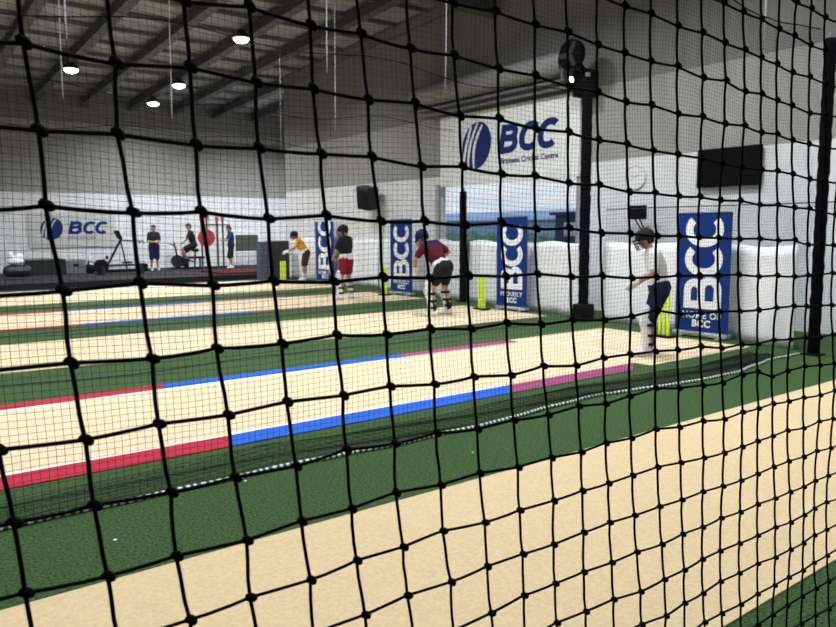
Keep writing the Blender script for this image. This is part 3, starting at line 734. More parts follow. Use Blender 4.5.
def person(label, loc, rotz, J, vox=.011, scale=1.0, shirt=None, shirt_extra=(), sleeves=True, shorts=None, short_len=.62, hair=True, helmet=None, pads=None, shoes='c_white', socks=None,
           gloves=None, hem=None, skin='skin', look=(1, 0, 0), yoke=None, panel=None):
    t = thing('person', label, 'person', loc, rotz)
    t.scale = (scale,) * 3
    D = dict(pelvis=(0, 0, .95), chest=(.0, 0, 1.28), neck=(.0, 0, 1.47), head=(.02, 0, 1.63))
    for s, q in (('L', 1), ('R', -1)):
        D['sh' + s] = (0, .185 * q, 1.42); D['el' + s] = (-.02, .25 * q, 1.13); D['wr' + s] = (.05, .26 * q, .88)
        D['hip' + s] = (0, .095 * q, .90); D['kn' + s] = (.02, .11 * q, .49); D['an' + s] = (-.02, .12 * q, .085); D['to' + s] = (.14, .13 * q, .035)
        D['fd' + s] = (.1, 0, -1)
    D.update(J)
    D = {k: V(v) for k, v in D.items()}
    look = V(look).normalized()
    side = (D['shL'] - D['shR']).normalized()
    def torso(bm, g=0.0, low=0.0):
        p, c, n = D['pelvis'], D['chest'], D['neck']
        sd = (D['hipL'] - D['hipR']).normalized()
        hull(bm, (p + sd * .065, .115 + g), (p - sd * .065, .115 + g), (mid(p, c, .5) + side * .045, .105 + g), (mid(p, c, .5) - side * .045, .105 + g))
        hull(bm, (mid(p, c, .5) + side * .045, .105 + g), (mid(p, c, .5) - side * .045, .105 + g), (c + side * .075, .115 + g), (c - side * .075, .115 + g))
        hull(bm, (c + side * .075, .115 + g), (c - side * .075, .115 + g), (D['shL'] - side * .03, .062 + g), (D['shR'] + side * .03, .062 + g), (mid(c, n, .75), .085 + g))
    # ---- body
    bm = NB(); torso(bm)
    hd = D['head']; up = (hd - D['neck']).normalized()
    hull(bm, (D['neck'] - up * .05, .062), (hd - up * .05, .055))
    fwd = (look - up * look.dot(up)).normalized(); lat = up.cross(fwd).normalized()
    HM = Matrix((fwd, lat, up)).transposed().to_4x4(); HM.translation = hd
    def hp(x, y, z): return HM @ V((x, y, z))
    hull(bm, (hp(-.012, 0, .035), .088), (hp(.02, 0, .03), .080)); hull(bm, (hp(.01, 0, .0), .078), (hp(.055, 0, -.075), .036), (hp(.0, 0, -.05), .06))
    hull(bm, (hp(.090, 0, .02), .011), (hp(.108, 0, -.018), .015)); ball(bm, hp(.088, 0, -.055), (.012, .026, .010), 2, HM.to_3x3().to_4x4())
    for q in (1, -1):
        ball(bm, hp(0, .088 * q, .0), (.020, .012, .032), 2, HM.to_3x3().to_4x4())
    for s, q in (('L', 1), ('R', -1)):
        sh, el, wr = D['sh' + s], D['el' + s], D['wr' + s]
        hull(bm, (sh, .060), (mid(sh, el, .4), .050), (el, .040)); hull(bm, (el, .040), (mid(el, wr, .3), .041), (wr, .027))
        fd = D['fd' + s]; fdn = (fd if fd.length > .01 else wr - el).normalized(); fdn = (fdn * .55 + (wr - el).normalized() * .45).normalized()
        sd = fdn.cross(V((0, 0, 1)) if abs(fdn.z) < .8 else V((1, 0, 0))).normalized(); pn = sd.cross(fdn)
        hull(bm, (wr, .026), (wr + fdn * .045 + sd * .020, .017), (wr + fdn * .045 - sd * .020, .017), (wr + fdn * .085 + sd * .030, .013), (wr + fdn * .085 - sd * .030, .013))
        for k, ln in enumerate((.066, .078, .072, .056)):
            b0 = wr + fdn * .085 + sd * (.030 - .020 * k); b1 = b0 + fdn * ln * .55 - pn * .012; b2 = b1 + fdn * ln * .30 - pn * .030
            hull(bm, (b0, .0105), (b1, .0095)); hull(bm, (b1, .0095), (b2, .0085))
        b0 = wr + fdn * .030 + sd * .026; b1 = b0 + fdn * .030 + sd * .028 - pn * .010; hull(bm, (b0, .014), (b1, .011)); hull(bm, (b1, .011), (b1 + fdn * .030 - pn * .010, .0095))
        hi, kn, an, to = D['hip' + s], D['kn' + s], D['an' + s], D['to' + s]
        hull(bm, (hi, .095), (mid(hi, kn, .35), .082), (kn, .056)); cv = mid(kn, an, .3)
        hull(bm, (kn, .055), (cv + V((-.015, 0, 0)), .056)); hull(bm, (cv + V((-.015, 0, 0)), .056), (an, .036))
        hull(bm, (an + V((0, 0, -.03)), .036), (to, .026), (an + (to - an) * .6 + V((0, 0, .01)), .036))
    body = remeshed('body', bm, M[skin], t, vox, 3, .5)
    # ---- face
    for q in (1, -1):
        bm = NB(); ball(bm, hp(.090, .031 * q, .022), .012, 2); obj('eye', bm, M['eye'], t)
    # ---- clothes
    if shirt:
        bm = NB(); torso(bm, .022)
        if sleeves:
            for s in 'LR':
                hull(bm, (D['sh' + s], .080), (mid(D['sh' + s], D['el' + s], sleeves if isinstance(sleeves, float) else .72), .066))
        # cut the shirt's underside at the hips
        remeshed('shirt', bm, M[shirt], t, vox, 3)
    if panel:
        bm = NB(); a_, b_ = D['shL'] + V((-.02, -.03, -.10)), mid(D['pelvis'], D['chest'], .35) + V((-.01, .125, 0)); hull(bm, (a_, .036), (mid(a_, b_), .034), (b_, .034)); remeshed('shirt_side_panel', bm, M[panel], t, vox, 2, label='dark side panel of the shirt')
    if yoke:
        bm = NB(); hull(bm, (D['shL'] - side * .02, .092), (D['shR'] + side * .02, .092), (D['neck'] - up * .03, .088)); remeshed('shirt_yoke', bm, M[yoke], t, vox, 3)
    if hem:
        p, c = D['pelvis'], D['chest']; sd = (D['hipL'] - D['hipR']).normalized()
        bm = NB(); hull(bm, (mid(p, c, .10) + sd * .065, .147), (mid(p, c, .10) - sd * .065, .147), (mid(p, c, .30) + sd * .05, .138), (mid(p, c, .30) - sd * .05, .138)); remeshed('waist_cloth', bm, M[hem], t, vox, 3)
    if shorts:
        p = D['pelvis']; sd = (D['hipL'] - D['hipR']).normalized()
        bm = NB(); hull(bm, (p + sd * .07 + V((0, 0, .02)), .147), (p - sd * .07 + V((0, 0, .02)), .147), (D['hipL'], .128), (D['hipR'], .128))
        for s in 'LR':
            hull(bm, (D['hip' + s], .120), (mid(D['hip' + s], D['kn' + s], short_len), .098))
        remeshed('shorts', bm, M[shorts], t, vox, 3)
    for s in 'LR':
        kn, an, to = D['kn' + s], D['an' + s], D['to' + s]
        if socks:
            bm = NB(); hull(bm, (mid(kn, an, .55), .056), (an, .046)); remeshed('sock', bm, M[socks], t, vox, 2)
        bm = NB(); hull(bm, (an + V((-.012, 0, -.012)), .052), (to, .034), (an + (to - an) * .55 + V((0, 0, .012)), .046), (V((an.x - .015, an.y, .035)), .036))
        remeshed('shoe', bm, M[shoes], t, vox, 2)
        if pads and s in pads[1]:
            d = (to - an); d.z = 0; d.normalize()
            bm = NB(); hull(bm, (kn + d * .035 + V((0, 0, .16)), .072), (kn + d * .05, .086), (kn + d * .03 + V((0, 0, -.08)), .082)); hull(bm, (kn + d * .03, .082), (an + d * .045 + V((0, 0, .02)), .066))
            pd = remeshed('leg_pad', bm, M[pads[0]], t, vox, 2)
            for f in (.12, .48, .78):
                c = mid(kn, an, f); bm = NB(); r = .094 - .022 * f
                hull(bm, (c + d * .008 + V((0, 0, .014)), r), (c + d * .008 - V((0, 0, .014)), r))
                bmesh.ops.bisect_plane(bm, geom=bm.verts[:] + bm.edges[:] + bm.faces[:], plane_co=c + V((0, 0, .022)), plane_no=(0, 0, 1), clear_outer=True)
                bmesh.ops.bisect_plane(bm, geom=bm.verts[:] + bm.edges[:] + bm.faces[:], plane_co=c - V((0, 0, .022)), plane_no=(0, 0, -1), clear_outer=True)
                bmesh.ops.holes_fill(bm, edges=bm.edges[:])
                obj('strap', bm, M['c_black'], pd)
    if gloves:
        for s in 'LR':
            wr, el = D['wr' + s], D['el' + s]; f = (D['fd' + s].normalized() * .55 + (wr - el).normalized() * .45).normalized()
            bm = NB(); hull(bm, (wr - f * .04, .044), (wr + f * .07, .050)); hull(bm, (wr + f * .07, .050), (wr + f * .14 + V((0, 0, -.02)), .036))
            sd = f.cross(V((0, 0, 1))).normalized() if abs(f.z) < .9 else V((1, 0, 0))
            for k in range(4):
                b0 = wr + f * .08 + sd * (.036 - .024 * k) + V((0, 0, .02)); hull(bm, (b0, .017), (b0 + f * .075 + V((0, 0, -.025)), .015))
            remeshed('glove', bm, M[gloves], t, vox, 2)
    if helmet:
        bm = NB(); ball(bm, hp(-.010, 0, .045), (.136, .116, .118), 3, HM.to_3x3().to_4x4())
        bmesh.ops.bisect_plane(bm, geom=bm.verts[:] + bm.edges[:] + bm.faces[:], plane_co=hp(0, 0, -.005), plane_no=-(up * .9 - fwd * .35), clear_outer=True)
        bmesh.ops.holes_fill(bm, edges=bm.edges[:])
        for q in (1, -1): hull(bm, (hp(-.015, .088 * q, .01), .026), (hp(-.01, .088 * q, -.05), .022))
        hull(bm, (hp(-.09, 0, .0), .04), (hp(-.07, 0, -.05), .035))
        hm = obj('helmet', bm, M[helmet], t, smooth=True)
        bm = NB(); hull(bm, (hp(.07, .07, .055), .012), (hp(.07, -.07, .055), .012), (hp(.155, .04, .045), .008), (hp(.155, -.04, .045), .008)); obj('peak', bm, M[helmet], hm)
        bm = NB()
        for z in (.0, -.03, -.06, -.085):
            tube(bm, [hp(.05 + .115 * math.cos(a), .112 * math.sin(a), z) for a in [R(-85 + 17 * k) for k in range(11)]], .006, 5)
        for y in (-.06, 0, .06): tube(bm, [hp(.05 + .115 * math.sqrt(1 - (y / .112) ** 2), y, z) for z in (.04, -.02, -.085)], .0045, 5)
        obj('face_guard', bm, M['charcoal'], hm)
    elif hair:
        bm = NB(); hull(bm, (hp(-.022, 0, .052), .096), (hp(.012, 0, .062), .084)); hull(bm, (hp(-.045, 0, .03), .085), (hp(-.055, 0, -.03), .058))
        for k in range(9): ball(bm, hp(.05 * math.cos(k * 1.4), .05 * math.sin(k * 1.4), .125), (.03, .03, .022), 1)
        remeshed('hair', bm, M['hair'], t, vox, 2)
    return t

# batter in white, nearest: stands side on, looking down the lane towards the bowler (-X)
person('batter in white shirt, navy shorts and dark helmet, nearest the camera on the striped lane', (8.40, 5.90, .0097), R(138),
       dict(pelvis=(-.08, 0, .93), chest=(-.02, 0, 1.25), neck=(.06, 0, 1.46), head=(.13, 0, 1.60), shL=(.03, .185, 1.41), shR=(.0, -.185, 1.41),
            elL=(.07, .26, 1.14), elR=(-.02, -.27, 1.13), wrL=(.25, .10, 1.02), wrR=(.22, -.06, 1.00), fdL=(1, -.2, -.5), fdR=(1, .2, -.5),
            hipL=(-.07, .09, .88), hipR=(-.08, -.09, .88), knL=(.08, .12, .49), knR=(.02, -.11, .48), anL=(.06, .14, .085), anR=(-.02, -.14, .085), toL=(.23, .15, .035), toR=(.15, -.17, .035)),
       vox=.009, shirt='c_white', panel='c_black', shorts='c_navy', short_len=.85, helmet='c_black', pads=('c_white', 'LR'), gloves='c_white', skin='skin2', look=(1, .05, -.12), scale=.97)
# maroon batter: seen from behind, bent towards the left
person('batter in maroon shirt and black shorts bending over, left of the shorter padded post', (9.05, 11.35, .0097), R(112),
       dict(pelvis=(-.12, 0, .86), chest=(.08, 0, 1.12), neck=(.20, 0, 1.29), head=(.30, .02, 1.40), shL=(.16, .19, 1.26), shR=(.13, -.19, 1.28),
            elL=(.30, .28, 1.03), elR=(-.02, -.38, 1.14), wrL=(.40, .12, .84), wrR=(.20, -.30, 1.00), fdL=(.5, -.5, -1), fdR=(.8, .5, -.6),
            hipL=(-.10, .10, .82), hipR=(-.12, -.10, .82), knL=(.03, .20, .46), knR=(-.02, -.22, .46), anL=(-.06, .24, .085), anR=(-.10, -.26, .085), toL=(.09, .27, .035), toR=(.05, -.31, .035)),
       vox=.011, shirt='c_maroon', shorts='c_black', short_len=.55, helmet='c_navy', hem='c_white', yoke='c_navy', pads=('c_white', 'LR'), gloves='c_white', socks='c_black', look=(1, .1, -.35), scale=1.10)
person('batter in black shirt and red shorts standing upright on the faintly striped lane, feet apart', (9.45, 15.5, .0097), R(118),
       dict(anL=(-.02, .26, .085), anR=(-.04, -.24, .085), knL=(.03, .19, .48), knR=(.02, -.17, .48), toL=(.12, .30, .035), toR=(.10, -.28, .035), pelvis=(-.02, 0, .92), hipL=(-.02, .1, .87), hipR=(-.02, -.1, .87),
            elL=(.08, .30, 1.14), wrL=(.24, .16, .98), fdL=(1, -.3, -.3), elR=(.04, -.30, 1.14), wrR=(.22, -.12, .97), fdR=(1, .3, -.3), head=(.04, .02, 1.61)),
       vox=.012, shirt='c_black', shorts='c_red', short_len=.55, helmet='c_black', hem='c_white', pads=('c_white', 'LR'), socks='c_white', look=(1, .3, -.1), scale=1.04)
person('batter in yellow shirt and dark shorts leaning left, on the farthest lane', (11.75, 22.0, .0097), R(150),
       dict(pelvis=(-.10, 0, .92), chest=(.06, 0, 1.19), neck=(.17, 0, 1.38), head=(.26, 0, 1.50), shL=(.13, .18, 1.33), shR=(.11, -.18, 1.34),
            elL=(.28, .22, 1.09), elR=(.26, -.22, 1.12), wrL=(.50, .10, .98), wrR=(.50, -.06, 1.0), fdL=(1, 0, -.2), fdR=(1, 0, -.2), hipL=(-.09, .09, .88), hipR=(-.10, -.09, .88), knL=(.0, .11, .48), knR=(-.06, -.11, .48)),
       vox=.013, shirt='c_yellow', shorts='c_brown', short_len=.75, helmet='c_black', gloves='c_white', hem='c_white', socks='c_white', look=(1, 0, -.2), scale=1.02)
GZ = .19
person('person in dark T-shirt and long shorts standing arms folded, left of the exercise bike', (9.0, 29.0, GZ), PI + R(85),
       dict(shL=(0, .155, 1.42), shR=(0, -.155, 1.42), elL=(.05, .225, 1.14), elR=(.05, -.225, 1.14), wrL=(.19, .0, 1.13), wrR=(.20, .0, 1.10), fdL=(.1, -1, 0), fdR=(.1, 1, 0), knL=(.01, .1, .49), knR=(.01, -.1, .49)),
       vox=.014, shirt='c_black', shorts='c_navy', short_len=1.0, skin='skin2', look=(.8, -.5, 0))
person('person in black clothes sitting on the exercise bike in the gym', (10.42, 28.9, GZ), R(166),
       dict(pelvis=(-.10, 0, .93), chest=(-.04, 0, 1.25), neck=(.0, 0, 1.45), head=(.06, 0, 1.62), shL=(.0, .18, 1.40), shR=(.0, -.18, 1.40), elL=(.14, .22, 1.17), elR=(.12, -.22, 1.17), wrL=(.26, .10, 1.05), wrR=(.26, -.06, 1.03), fdL=(1, -.4, -.2), fdR=(1, .4, -.2),
            hipL=(-.06, .10, .90), hipR=(-.06, -.10, .90), knL=(.34, .13, .78), knR=(.30, -.13, .62), anL=(.16, .13, .40), anR=(.16, -.13, .22), toL=(.30, .13, .35), toR=(.30, -.13, .17)),
       vox=.014, shirt='c_black', shorts='c_black', short_len=.7, skin='skin2', look=(.9, .3, -.1), shoes='c_black', scale=1.04)
person('person in dark blue T-shirt standing at the squat rack beside the red plates', (11.9, 28.4, GZ), R(165),
       dict(elL=(.14, .26, 1.16), wrL=(.36, .20, 1.15), fdL=(1, 0, .1), elR=(.12, -.27, 1.16), wrR=(.34, -.16, 1.14), fdR=(1, 0, .1), head=(.07, 0, 1.60), neck=(.03, 0, 1.46), knL=(.10, .12, .49), knR=(.0, -.12, .48)),
       vox=.014, shirt='c_blue', shorts='c_black', short_len=1.0, skin='skin2', look=(1, 0, -.4))

# ------------------------------------------------------------------ gym equipment
def gbox(name, label, cat, c, s, m_, parts=None, rz=0, bev=.02, group=None):
    t = thing(name, label, cat, c, rz, group)
    bm = NB(); bb(bm, (-s[0] / 2, -s[1] / 2, 0), (s[0] / 2, s[1] / 2, s[2]), bev); obj('body', bm, M[m_], t)
    return t
# exercise bike
t = thing('exercise_bike', 'black exercise bike with heavy flywheel under the seated person', 'exercise bike', (10.25, 28.95, GZ), R(166))
bm = NB(); bb(bm, (-.5, -.25, 0), (-.42, .25, .06), .01); bb(bm, (.52, -.25, 0), (.60, .25, .06), .01); bb(bm, (-.5, -.04, .03), (.6, .04, .10), .01)
cyl(bm, (-.30, 0, .08), (-.34, 0, .72), .035); cyl(bm, (.30, 0, .08), (.42, 0, .92), .035); cyl(bm, (-.3, 0, .3), (.35, 0, .5), .03); obj('frame', bm, M['black'], t)
bm = NB(); cyl(bm, (.36, -.03, .34), (.36, .03, .34), .25, seg=32); obj('flywheel', bm, M['charcoal'], t)
bm = NB(); hull(bm, ((-.42, 0, .76), .07), ((-.40, .05, .76), .05), ((-.40, -.05, .76), .05), ((-.2, 0, .76), .035)); obj('saddle', bm, M['black'], t)
bm = NB(); tube(bm, [(.62, -.2, 1.02), (.46, -.22, .96), (.42, 0, .92), (.46, .22, .96), (.62, .2, 1.02)], .016, 8); obj('handlebar', bm, M['black'], t)
bm = NB(); bb(bm, (.42, -.08, .95), (.47, .08, 1.08), .01); obj('console', bm, M['charcoal'], t)
for q in (1, -1):
    bm = NB(); cyl(bm, (.1, .06 * q, .30), (.16, .09 * q, .30 + .14 * q), .014); bb(bm, (.10, .10 * q - .05, .28 + .14 * q), (.22, .10 * q + .05, .31 + .14 * q), .005); obj('pedal', bm, M['black'], t)
# cross trainer
t = thing('cross_trainer', 'black exercise machine with slanted post and console, left of the standing gym person', 'exercise machine', (7.9, 29.0, GZ), R(0))
bm = NB(); bb(bm, (-.9, -.3, 0), (.75, -.2, .10), .02); bb(bm, (-.9, .2, 0), (.75, .3, .10), .02); bb(bm, (-.9, -.3, 0), (-.8, .3, .12), .02); bb(bm, (.5, -.3, 0), (.75, .3, .3), .03); obj('base', bm, M['black'], t)
bm = NB(); cyl(bm, (-.75, 0, .08), (-.1, 0, 1.28), .045); cyl(bm, (.05, 0, .1), (-.15, 0, 1.25), .03); obj('slanted_post', bm, M['charcoal'], t)
bm = NB(); box(bm, (-.22, 0, 1.40), (.10, .42, .34), Matrix.Rotation(R(-25), 4, 'Y'), .02); obj('console', bm, M['black'], t)
bm = NB()
for q in (1, -1): tube(bm, [(-.15, .1 * q, 1.2), (.1, .26 * q, 1.18), (.62, .28 * q, 1.15), (.65, .28 * q, 1.05)], .02, 8)
obj('handrail', bm, M['black'], t)
# flat bench
t = thing('weights_bench', 'black flat weights bench between the bike and the squat rack', 'bench', (10.75, 29.6, GZ), R(5))
bm = NB(); bb(bm, (-.45, -.15, .40), (.45, .15, .48), .02); obj('pad', bm, M['black'], t)
for x in (-.3, .3):
    bm = NB(); bb(bm, (x - .03, -.03, .04), (x + .03, .03, .41)); bb(bm, (x - .04, -.22, 0), (x + .04, .22, .05), .008); obj('leg', bm, M['charcoal'], t)
# squat rack and plates
t = thing('squat_rack', 'slim black squat rack with red tipped uprights behind the dark blue T-shirt person', 'rack', (11.6, 29.5, GZ), R(0))
for x in (-.38, .30):
    for y in (-.3, .3):
        bm = NB(); bb(bm, (x - .03, y - .03, 0), (x + .03, y + .03, 1.98)); u_ = obj('upright', bm, M['charcoal'], t)
        bm = NB(); bb(bm, (x - .07, y - .05, 1.98), (x + .07, y + .05, 2.12), .01); obj('tip', bm, M['plate_red'], u_)
for q in ((-.41, -.33, .0, .33, -.27, .06), (-.41, .27, .0, .33, .33, .06), (-.41, .27, 1.75, .33, .33, 1.81), (-.41, -.33, 1.75, .62, -.27, 1.80)):
    bm = NB(); bb(bm, q[:3], q[3:]); obj('cross_bar', bm, M['charcoal'], t)
t = thing('barbell', 'steel barbell with large round red plates resting on the squat rack', 'barbell', (11.02, 28.75, GZ + 1.26), R(-21))
bm = NB(); cyl(bm, (0, -.55, 0), (0, 1.1, 0), .015, seg=12); obj('bar', bm, M['aluminium'], t)
for y in (-.42, -.36, .86):
    bm = NB(); cyl(bm, (0, y - .028, 0), (0, y + .028, 0), .33, seg=40); p_ = obj('red_plate', bm, M['plate_red'], t)
    bm = NB(); cyl(bm, (0, y - .034, 0), (0, y + .034, 0), .06, seg=20); obj('hub', bm, M['steel_grey'], p_)
# board on the wall, cabinet, mat
t = thing('wall_board', 'white framed dark olive board on the far wall, left of the dark cabinet', 'board', (13.72, GY, 0))
bm = NB(); bb(bm, (-.62, -.06, .2), (.62, 0, 1.68), .01); obj('frame', bm, M['sign_white'], t)
bm = NB(); bb(bm, (-.54, -.07, .82), (.54, -.055, 1.54)); obj('dark_panel', bm, M['olive'], t)
bm = NB(); bb(bm, (-.54, -.07, .26), (.54, -.055, .78)); obj('lower_panel', bm, M['grey_clock'], t)
t = thing('cabinet', 'tall dark navy cabinet with blue grey side, behind the farthest lime stumps', 'cabinet', (11.34, 23.62, 0.0), R(0))
bm = NB(); bb(bm, (-.12, -.22, 0), (.62, .22, 1.36), .015); obj('body', bm, M['navy_box'], t)
bm = NB(); bb(bm, (-.44, -.2, 0), (-.125, .22, 1.34), .015); obj('side_section', bm, M['slate'], t, label='blue grey left section')
for z in (.48, .92):
    bm = NB(); bb(bm, (-.10, -.228, z - .004), (.60, -.219, z + .004)); obj('drawer_gap', bm, M['black'], t)
t = thing('floor_mat', 'dark red mat on the gym platform edge left of the cabinet', 'mat', (11.3, 26.0, GZ))
bm = NB(); bb(bm, (-1.3, -1.3, 0), (1.6, .9, .05), .01); obj('padding', bm, M['mat_red'], t)
# low things along the left of the gym
t = thing('rowing_machine', 'low dark rowing machine on the gym platform right of the kettlebells', 'rowing machine', (7.15, 27.3, GZ), R(4))
bm = NB(); bb(bm, (-.5, -.05, .28), (.85, .05, .36), .01); obj('rail', bm, M['charcoal'], t)
bm = NB(); cyl(bm, (-.55, -.06, .3), (-.55, .06, .3), .25, seg=28); obj('flywheel_cage', bm, M['black'], t)
bm = NB(); bb(bm, (.2, -.15, .38), (.5, .15, .44), .02); obj('seat', bm, M['black'], t)
for x in (-.55, .8):
    bm = NB(); bb(bm, (x - .05, -.25, 0), (x + .05, .25, .3), .01); obj('leg', bm, M['charcoal'], t)
bm = NB(); cyl(bm, (-.5, 0, .5), (-.3, 0, .62), .02); bb(bm, (-.36, -.1, .55), (-.32, .1, .68), .01); obj('console', bm, M['black'], t)
t = thing('storage_bench', 'long low dark grey storage bench under the silver sign', 'storage bench', (5.05, 28.8, GZ), 0)
bm = NB(); bb(bm, (-.62, -.25, 0), (.62, .25, .50), .015); obj('body', bm, M['charcoal'], t)
bm = NB(); bb(bm, (-.66, -.28, .50), (.66, .28, .56), .015); obj('lid', bm, M['olive'], t)
t = thing('plyo_box', 'low grey jump box right of the storage bench', 'box', (6.05, 28.9, GZ), R(3))
bm = NB(); bb(bm, (-.34, -.3, 0), (.34, .3, .50), .015); obj('body', bm, M['steel_grey'], t)
bm = NB(); bb(bm, (-.10, -.306, .28), (.10, -.29, .36), .02); obj('hand_slot', bm, M['black'], t)
t = thing('sports_bag', 'dark navy sports bag at the left end of the storage bench', 'bag', (4.12, 28.2, GZ), R(6))
bm = NB(); hull(bm, ((-.26, 0, .20), .20), ((.26, 0, .20), .20)); obj('body', bm, M['navy_box'], t)
bm = NB(); tube(bm, [(-.2, -.12, .34), (-.15, -.1, .48), (.15, -.1, .48), (.2, -.12, .34)], .018, 6); obj('handle', bm, M['c_black'], t)
t = thing('towel', 'bright white towel bundled on top of the dark navy sports bag', 'towel', (4.08, 28.22, GZ + .40), R(6))
bm = NB(); ball(bm, (0, 0, .12), (.28, .16, .14), 3); ball(bm, (.12, .02, .26), (.15, .12, .14), 3); ball(bm, (-.14, 0, .30), (.10, .1, .17), 3); remeshed('folds', bm, M['c_white'], t, .02, 3)
kb = thing('kettlebell', 'black kettlebell in the middle of the three by the jump box', 'kettlebell', (6.58, 28.6, GZ), 0, 'kettlebells beside the jump box')
bm = NB(); ball(bm, (0, 0, .16), (.16, .16, .16), 3); cyl(bm, (0, 0, 0), (0, 0, .05), .10, seg=20); obj('bell', bm, M['black'], kb)
bm = NB(); tube(bm, [(-.09, 0, .26), (-.11, 0, .38), (0, 0, .44), (.11, 0, .38), (.09, 0, .26)], .025, 8); obj('handle', bm, M['charcoal'], kb)
kb2 = kb
dup(kb, (6.62, 29.2, GZ), R(70), 'black kettlebell farthest back by the jump box')
dup(kb, (6.75, 28.0, GZ), R(30), 'black kettlebell standing in front of the others by the jump box')
t = thing('weights_crate', 'black crate at the far left edge of the gym platform', 'crate', (3.1, 28.8, GZ), 0)
bm = NB(); bb(bm, (-.3, -.3, 0), (.3, .3, .44), .02); obj('body', bm, M['black'], t)
bm = NB(); bb(bm, (-.32, -.32, .40), (.32, .32, .47), .015); obj('rim', bm, M['charcoal'], t)

# ------------------------------------------------------------------ sky and colour management
w = bpy.data.worlds.new('sky'); bpy.context.scene.world = w; w.use_nodes = True
nt = w.node_tree; bg = nt.nodes['Background']
tc = nt.nodes.new('ShaderNodeTexCoord'); sp = nt.nodes.new('ShaderNodeSeparateXYZ'); nt.links.new(tc.outputs['Generated'], sp.inputs[0])
cr = nt.nodes.new('ShaderNodeValToRGB'); nt.links.new(sp.outputs['Z'], cr.inputs['Fac'])
cr.color_ramp.elements[0].position = 0.0; cr.color_ramp.elements[0].color = (.70, .82, .98, 1)
cr.color_ramp.elements[1].position = .5; cr.color_ramp.elements[1].color = (.30, .50, .90, 1)
ns = nt.nodes.new('ShaderNodeTexNoise'); ns.inputs['Scale'].default_value = 6; mp = nt.nodes.new('ShaderNodeMapping'); mp.inputs['Scale'].default_value = (1, 1, 5)
nt.links.new(tc.outputs['Generated'], mp.inputs['Vector']); nt.links.new(mp.outputs['Vector'], ns.inputs['Vector'])
c2 = nt.nodes.new('ShaderNodeValToRGB'); c2.color_ramp.elements[0].position = .42; c2.color_ramp.elements[1].position = .62; nt.links.new(ns.outputs['Fac'], c2.inputs['Fac'])
mx = nt.nodes.new('ShaderNodeMixRGB'); mx.inputs['Color2'].default_value = (.92, .95, 1, 1); nt.links.new(c2.outputs['Color'], mx.inputs['Fac']); nt.links.new(cr.outputs['Color'], mx.inputs['Color1'])
nt.links.new(mx.outputs['Color'], bg.inputs['Color']); bg.inputs['Strength'].default_value = .95
vs = bpy.context.scene.view_settings
bpy.context.scene.display_settings.display_device = 'sRGB'
vs.view_transform = 'Standard'; vs.look = 'None'; vs.exposure = 0.0; vs.gamma = 1.0; vs.use_curve_mapping = False

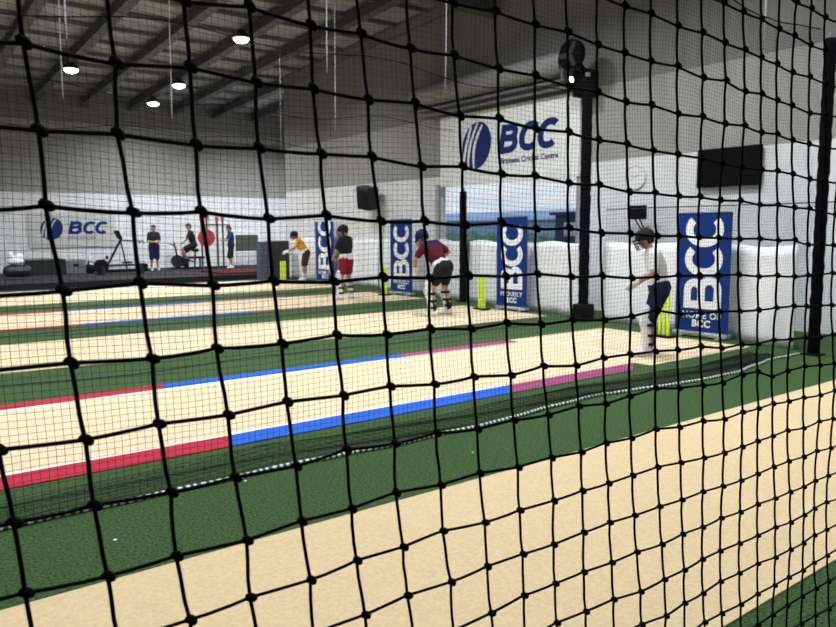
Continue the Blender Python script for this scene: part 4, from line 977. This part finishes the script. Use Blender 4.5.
# ------------------------------------------------------------------ fine divider nets between the lanes
def lerp_list(L, x):
    if x <= L[0][0]: return L[0][1]
    for (a, ya), (b_, yb) in zip(L, L[1:]):
        if x <= b_: return ya + (yb - ya) * (x - a) / (b_ - a)
    return L[-1][1]
def fine_net(label, yline, xa, xb, ztop, pitch, th, seed, rope_mat, ends=None, cords=()):
    t = thing('divider_net', label, 'net', (0, 0, 0))
    nx = int((xb - xa) / (pitch * 1.16)); nz = int(ztop / pitch)
    def top(x):
        s = 0
        return ztop + .07 * math.sin(x * 1.9 + seed) + .05 * math.sin(x * .8 + seed * 2)
    bm = NB(); rows = []
    for a in range(nx + 1):
        x = xa + (xb - xa) * a / nx
        y_line = lerp_list(yline, x); ym = sum(q[1] for q in yline) / len(yline)
        zt = top(x); col = []
        for k in range(nz + 1):
            f = k / nz
            z = .012 + f * (zt - .012)
            w_ = max(0, 1 - z / .9) ** 1.5
            y = ym * (1 - w_) + y_line * w_ + .05 * math.sin(x * 1.3 + seed + z) * (1 - f) + .008 * math.sin(x * 9 + z * 5)
            y += .015 * noise.noise(V((x * 1.5, z * 1.5, seed)))
            col.append(bm.verts.new((x + .012 * math.sin(z * 3 + seed) + .003 * noise.noise(V((x * 6, z * 6, seed + 9))), y, z + .003 * noise.noise(V((x * 6, z * 6, seed + 4))))))
        rows.append(col)
    for a in range(nx):
        for k in range(nz):
            bm.faces.new((rows[a][k], rows[a + 1][k], rows[a + 1][k + 1], rows[a][k + 1]))
    tp = [c[-1].co.copy() for c in rows][::4]; bt = [c[0].co.copy() for c in rows][::3]
    me = bpy.data.meshes.new('mesh'); bm.to_mesh(me); bm.free(); me.materials.append(M['net_fine'])
    o = bpy.data.objects.new('mesh', me); link(o, t)
    md = o.modifiers.new('strands', 'WIREFRAME'); md.thickness = th; md.use_even_offset = False; md.use_boundary = True; md.use_replace = True
    bm = NB(); tube(bm, tp, .007, 6); obj('top_rope', bm, M['pad_black'], t)
    bm = NB(); tube(bm, [V((p.x, p.y, .016)) for p in bt],   .008 if rope_mat != 'rope' else .016, 8); obj('bottom_rope', bm, M[rope_mat], t, label='leaded rope along the floor')
    if rope_mat == 'rope':        # slack netting lying in folds on the turf behind the rope
        bm = NB(); g = []
        for a in range(760):
            x = xa + (9.6 - xa) * a / 759; yl = lerp_list(yline, x)
            g.append([bm.verts.new((x + .005 * math.sin(k * 2.1 + a), yl + .02 + .052 * k + .014 * math.sin(x * 5 + k), .020 + .012 * math.sin(k * 1.1 + x * 2.3))) for k in range(10)])
        for a in range(759):
            for k in range(min(len(g[a]), len(g[a + 1])) - 1):
                bm.faces.new((g[a][k], g[a + 1][k], g[a + 1][k + 1], g[a][k + 1]))
        me = bpy.data.meshes.new('slack_netting'); bm.to_mesh(me); bm.free(); me.materials.append(M['net_fine'])
        o = bpy.data.objects.new('slack_netting', me); link(o, t)
        md = o.modifiers.new('strands', 'WIREFRAME'); md.thickness = .0028; md.use_even_offset = False
    for x in cords:
        p = V((x, sum(q[1] for q in yline) / len(yline), top(x)))
        bm = NB(); tube(bm, [p + V((0, 0, -.25)), p, p + V((.03, 0, (roof_z(p.y) - p.z) * .5)), V((p.x + .02, p.y, roof_z(p.y) - .1))], .009, 6); obj('hanging_cord', bm, M['cord'], t)
    return t
YL1 = [(-1, 4.60), (.5, 4.61), (1.47, 4.64), (2.46, 4.72), (3.28, 4.66), (4.38, 4.61), (5.95, 4.72), (7.2, 4.60), (8.06, 4.56), (9.2, 4.70), (10.1, 4.64)]
fine_net('nearest fine black divider net, with a green and white leaded rope along the floor', YL1, -1.0, 10.05, 4.2, .0400, .0033, 1.0, 'rope', cords=(-.6, 8.6))
fine_net('fine black net hanging between the striped lane and the maroon batter lane', [(-1, 9.0), (1.1, 9.15), (2.4, 8.9), (4, 9.05), (6, 8.95), (8, 9.08), (10.6, 9.0)], -1.0, 10.53, 4.1, .045, .0022, 2.2, 'rope_dark', cords=(7.35, 5.25, 1.95))
fine_net('fine black net hanging between the maroon batter lane and the red shorts batter lane', [(-1, 13.45), (3, 13.5), (6, 13.38), (11.2, 13.45)], .5, 11.2, 4.05, .05, .0022, 3.1, 'rope_dark', cords=(4.6, 2.8, 8.0))
fine_net('fine black net hanging between the red shorts batter lane and the farthest lane', [(1, 17.95), (6, 17.9), (11.6, 17.95)], 1.0, 11.6, 4.05, .055, .0022, 4.6, 'rope_dark', cords=(9,))

def back_net(label, pts, z, seed):
    t = thing('back_net', label, 'net')
    bm = NB(); rows = []
    (xa, ya), (xb, yb) = pts
    L = math.hypot(xb - xa, yb - ya); n = int(L / .045); nz = int(z / .045)
    for a in range(n + 1):
        f = a / n
        rows.append([bm.verts.new((xa + (xb - xa) * f + .03 * math.sin(f * 9 + k * .1 + seed), ya + (yb - ya) * f, .01 + (z - .01) * k / nz)) for k in range(nz + 1)])
    for a in range(n):
        for k in range(nz):
            bm.faces.new((rows[a][k], rows[a + 1][k], rows[a + 1][k + 1], rows[a][k + 1]))
    tp = [c[-1].co.copy() for c in rows]
    me = bpy.data.meshes.new('mesh'); bm.to_mesh(me); bm.free(); me.materials.append(M['net_fine'])
    o = bpy.data.objects.new('mesh', me); link(o, t)
    md = o.modifiers.new('strands', 'WIREFRAME'); md.thickness = .003; md.use_even_offset = False
    bm = NB(); tube(bm, tp, .009, 6); obj('top_rope', bm, M['charcoal'], t)
back_net('chest high net strung behind the striped lane, above its white vinyl sheet', ((10.95, 4.75), (11.05, 8.85)), 2.07, .3)
back_net('low net strung behind the nearest lane, right of the nearest padded post', ((10.75, 4.4), (10.75, .2)), 2.07, 1.3)
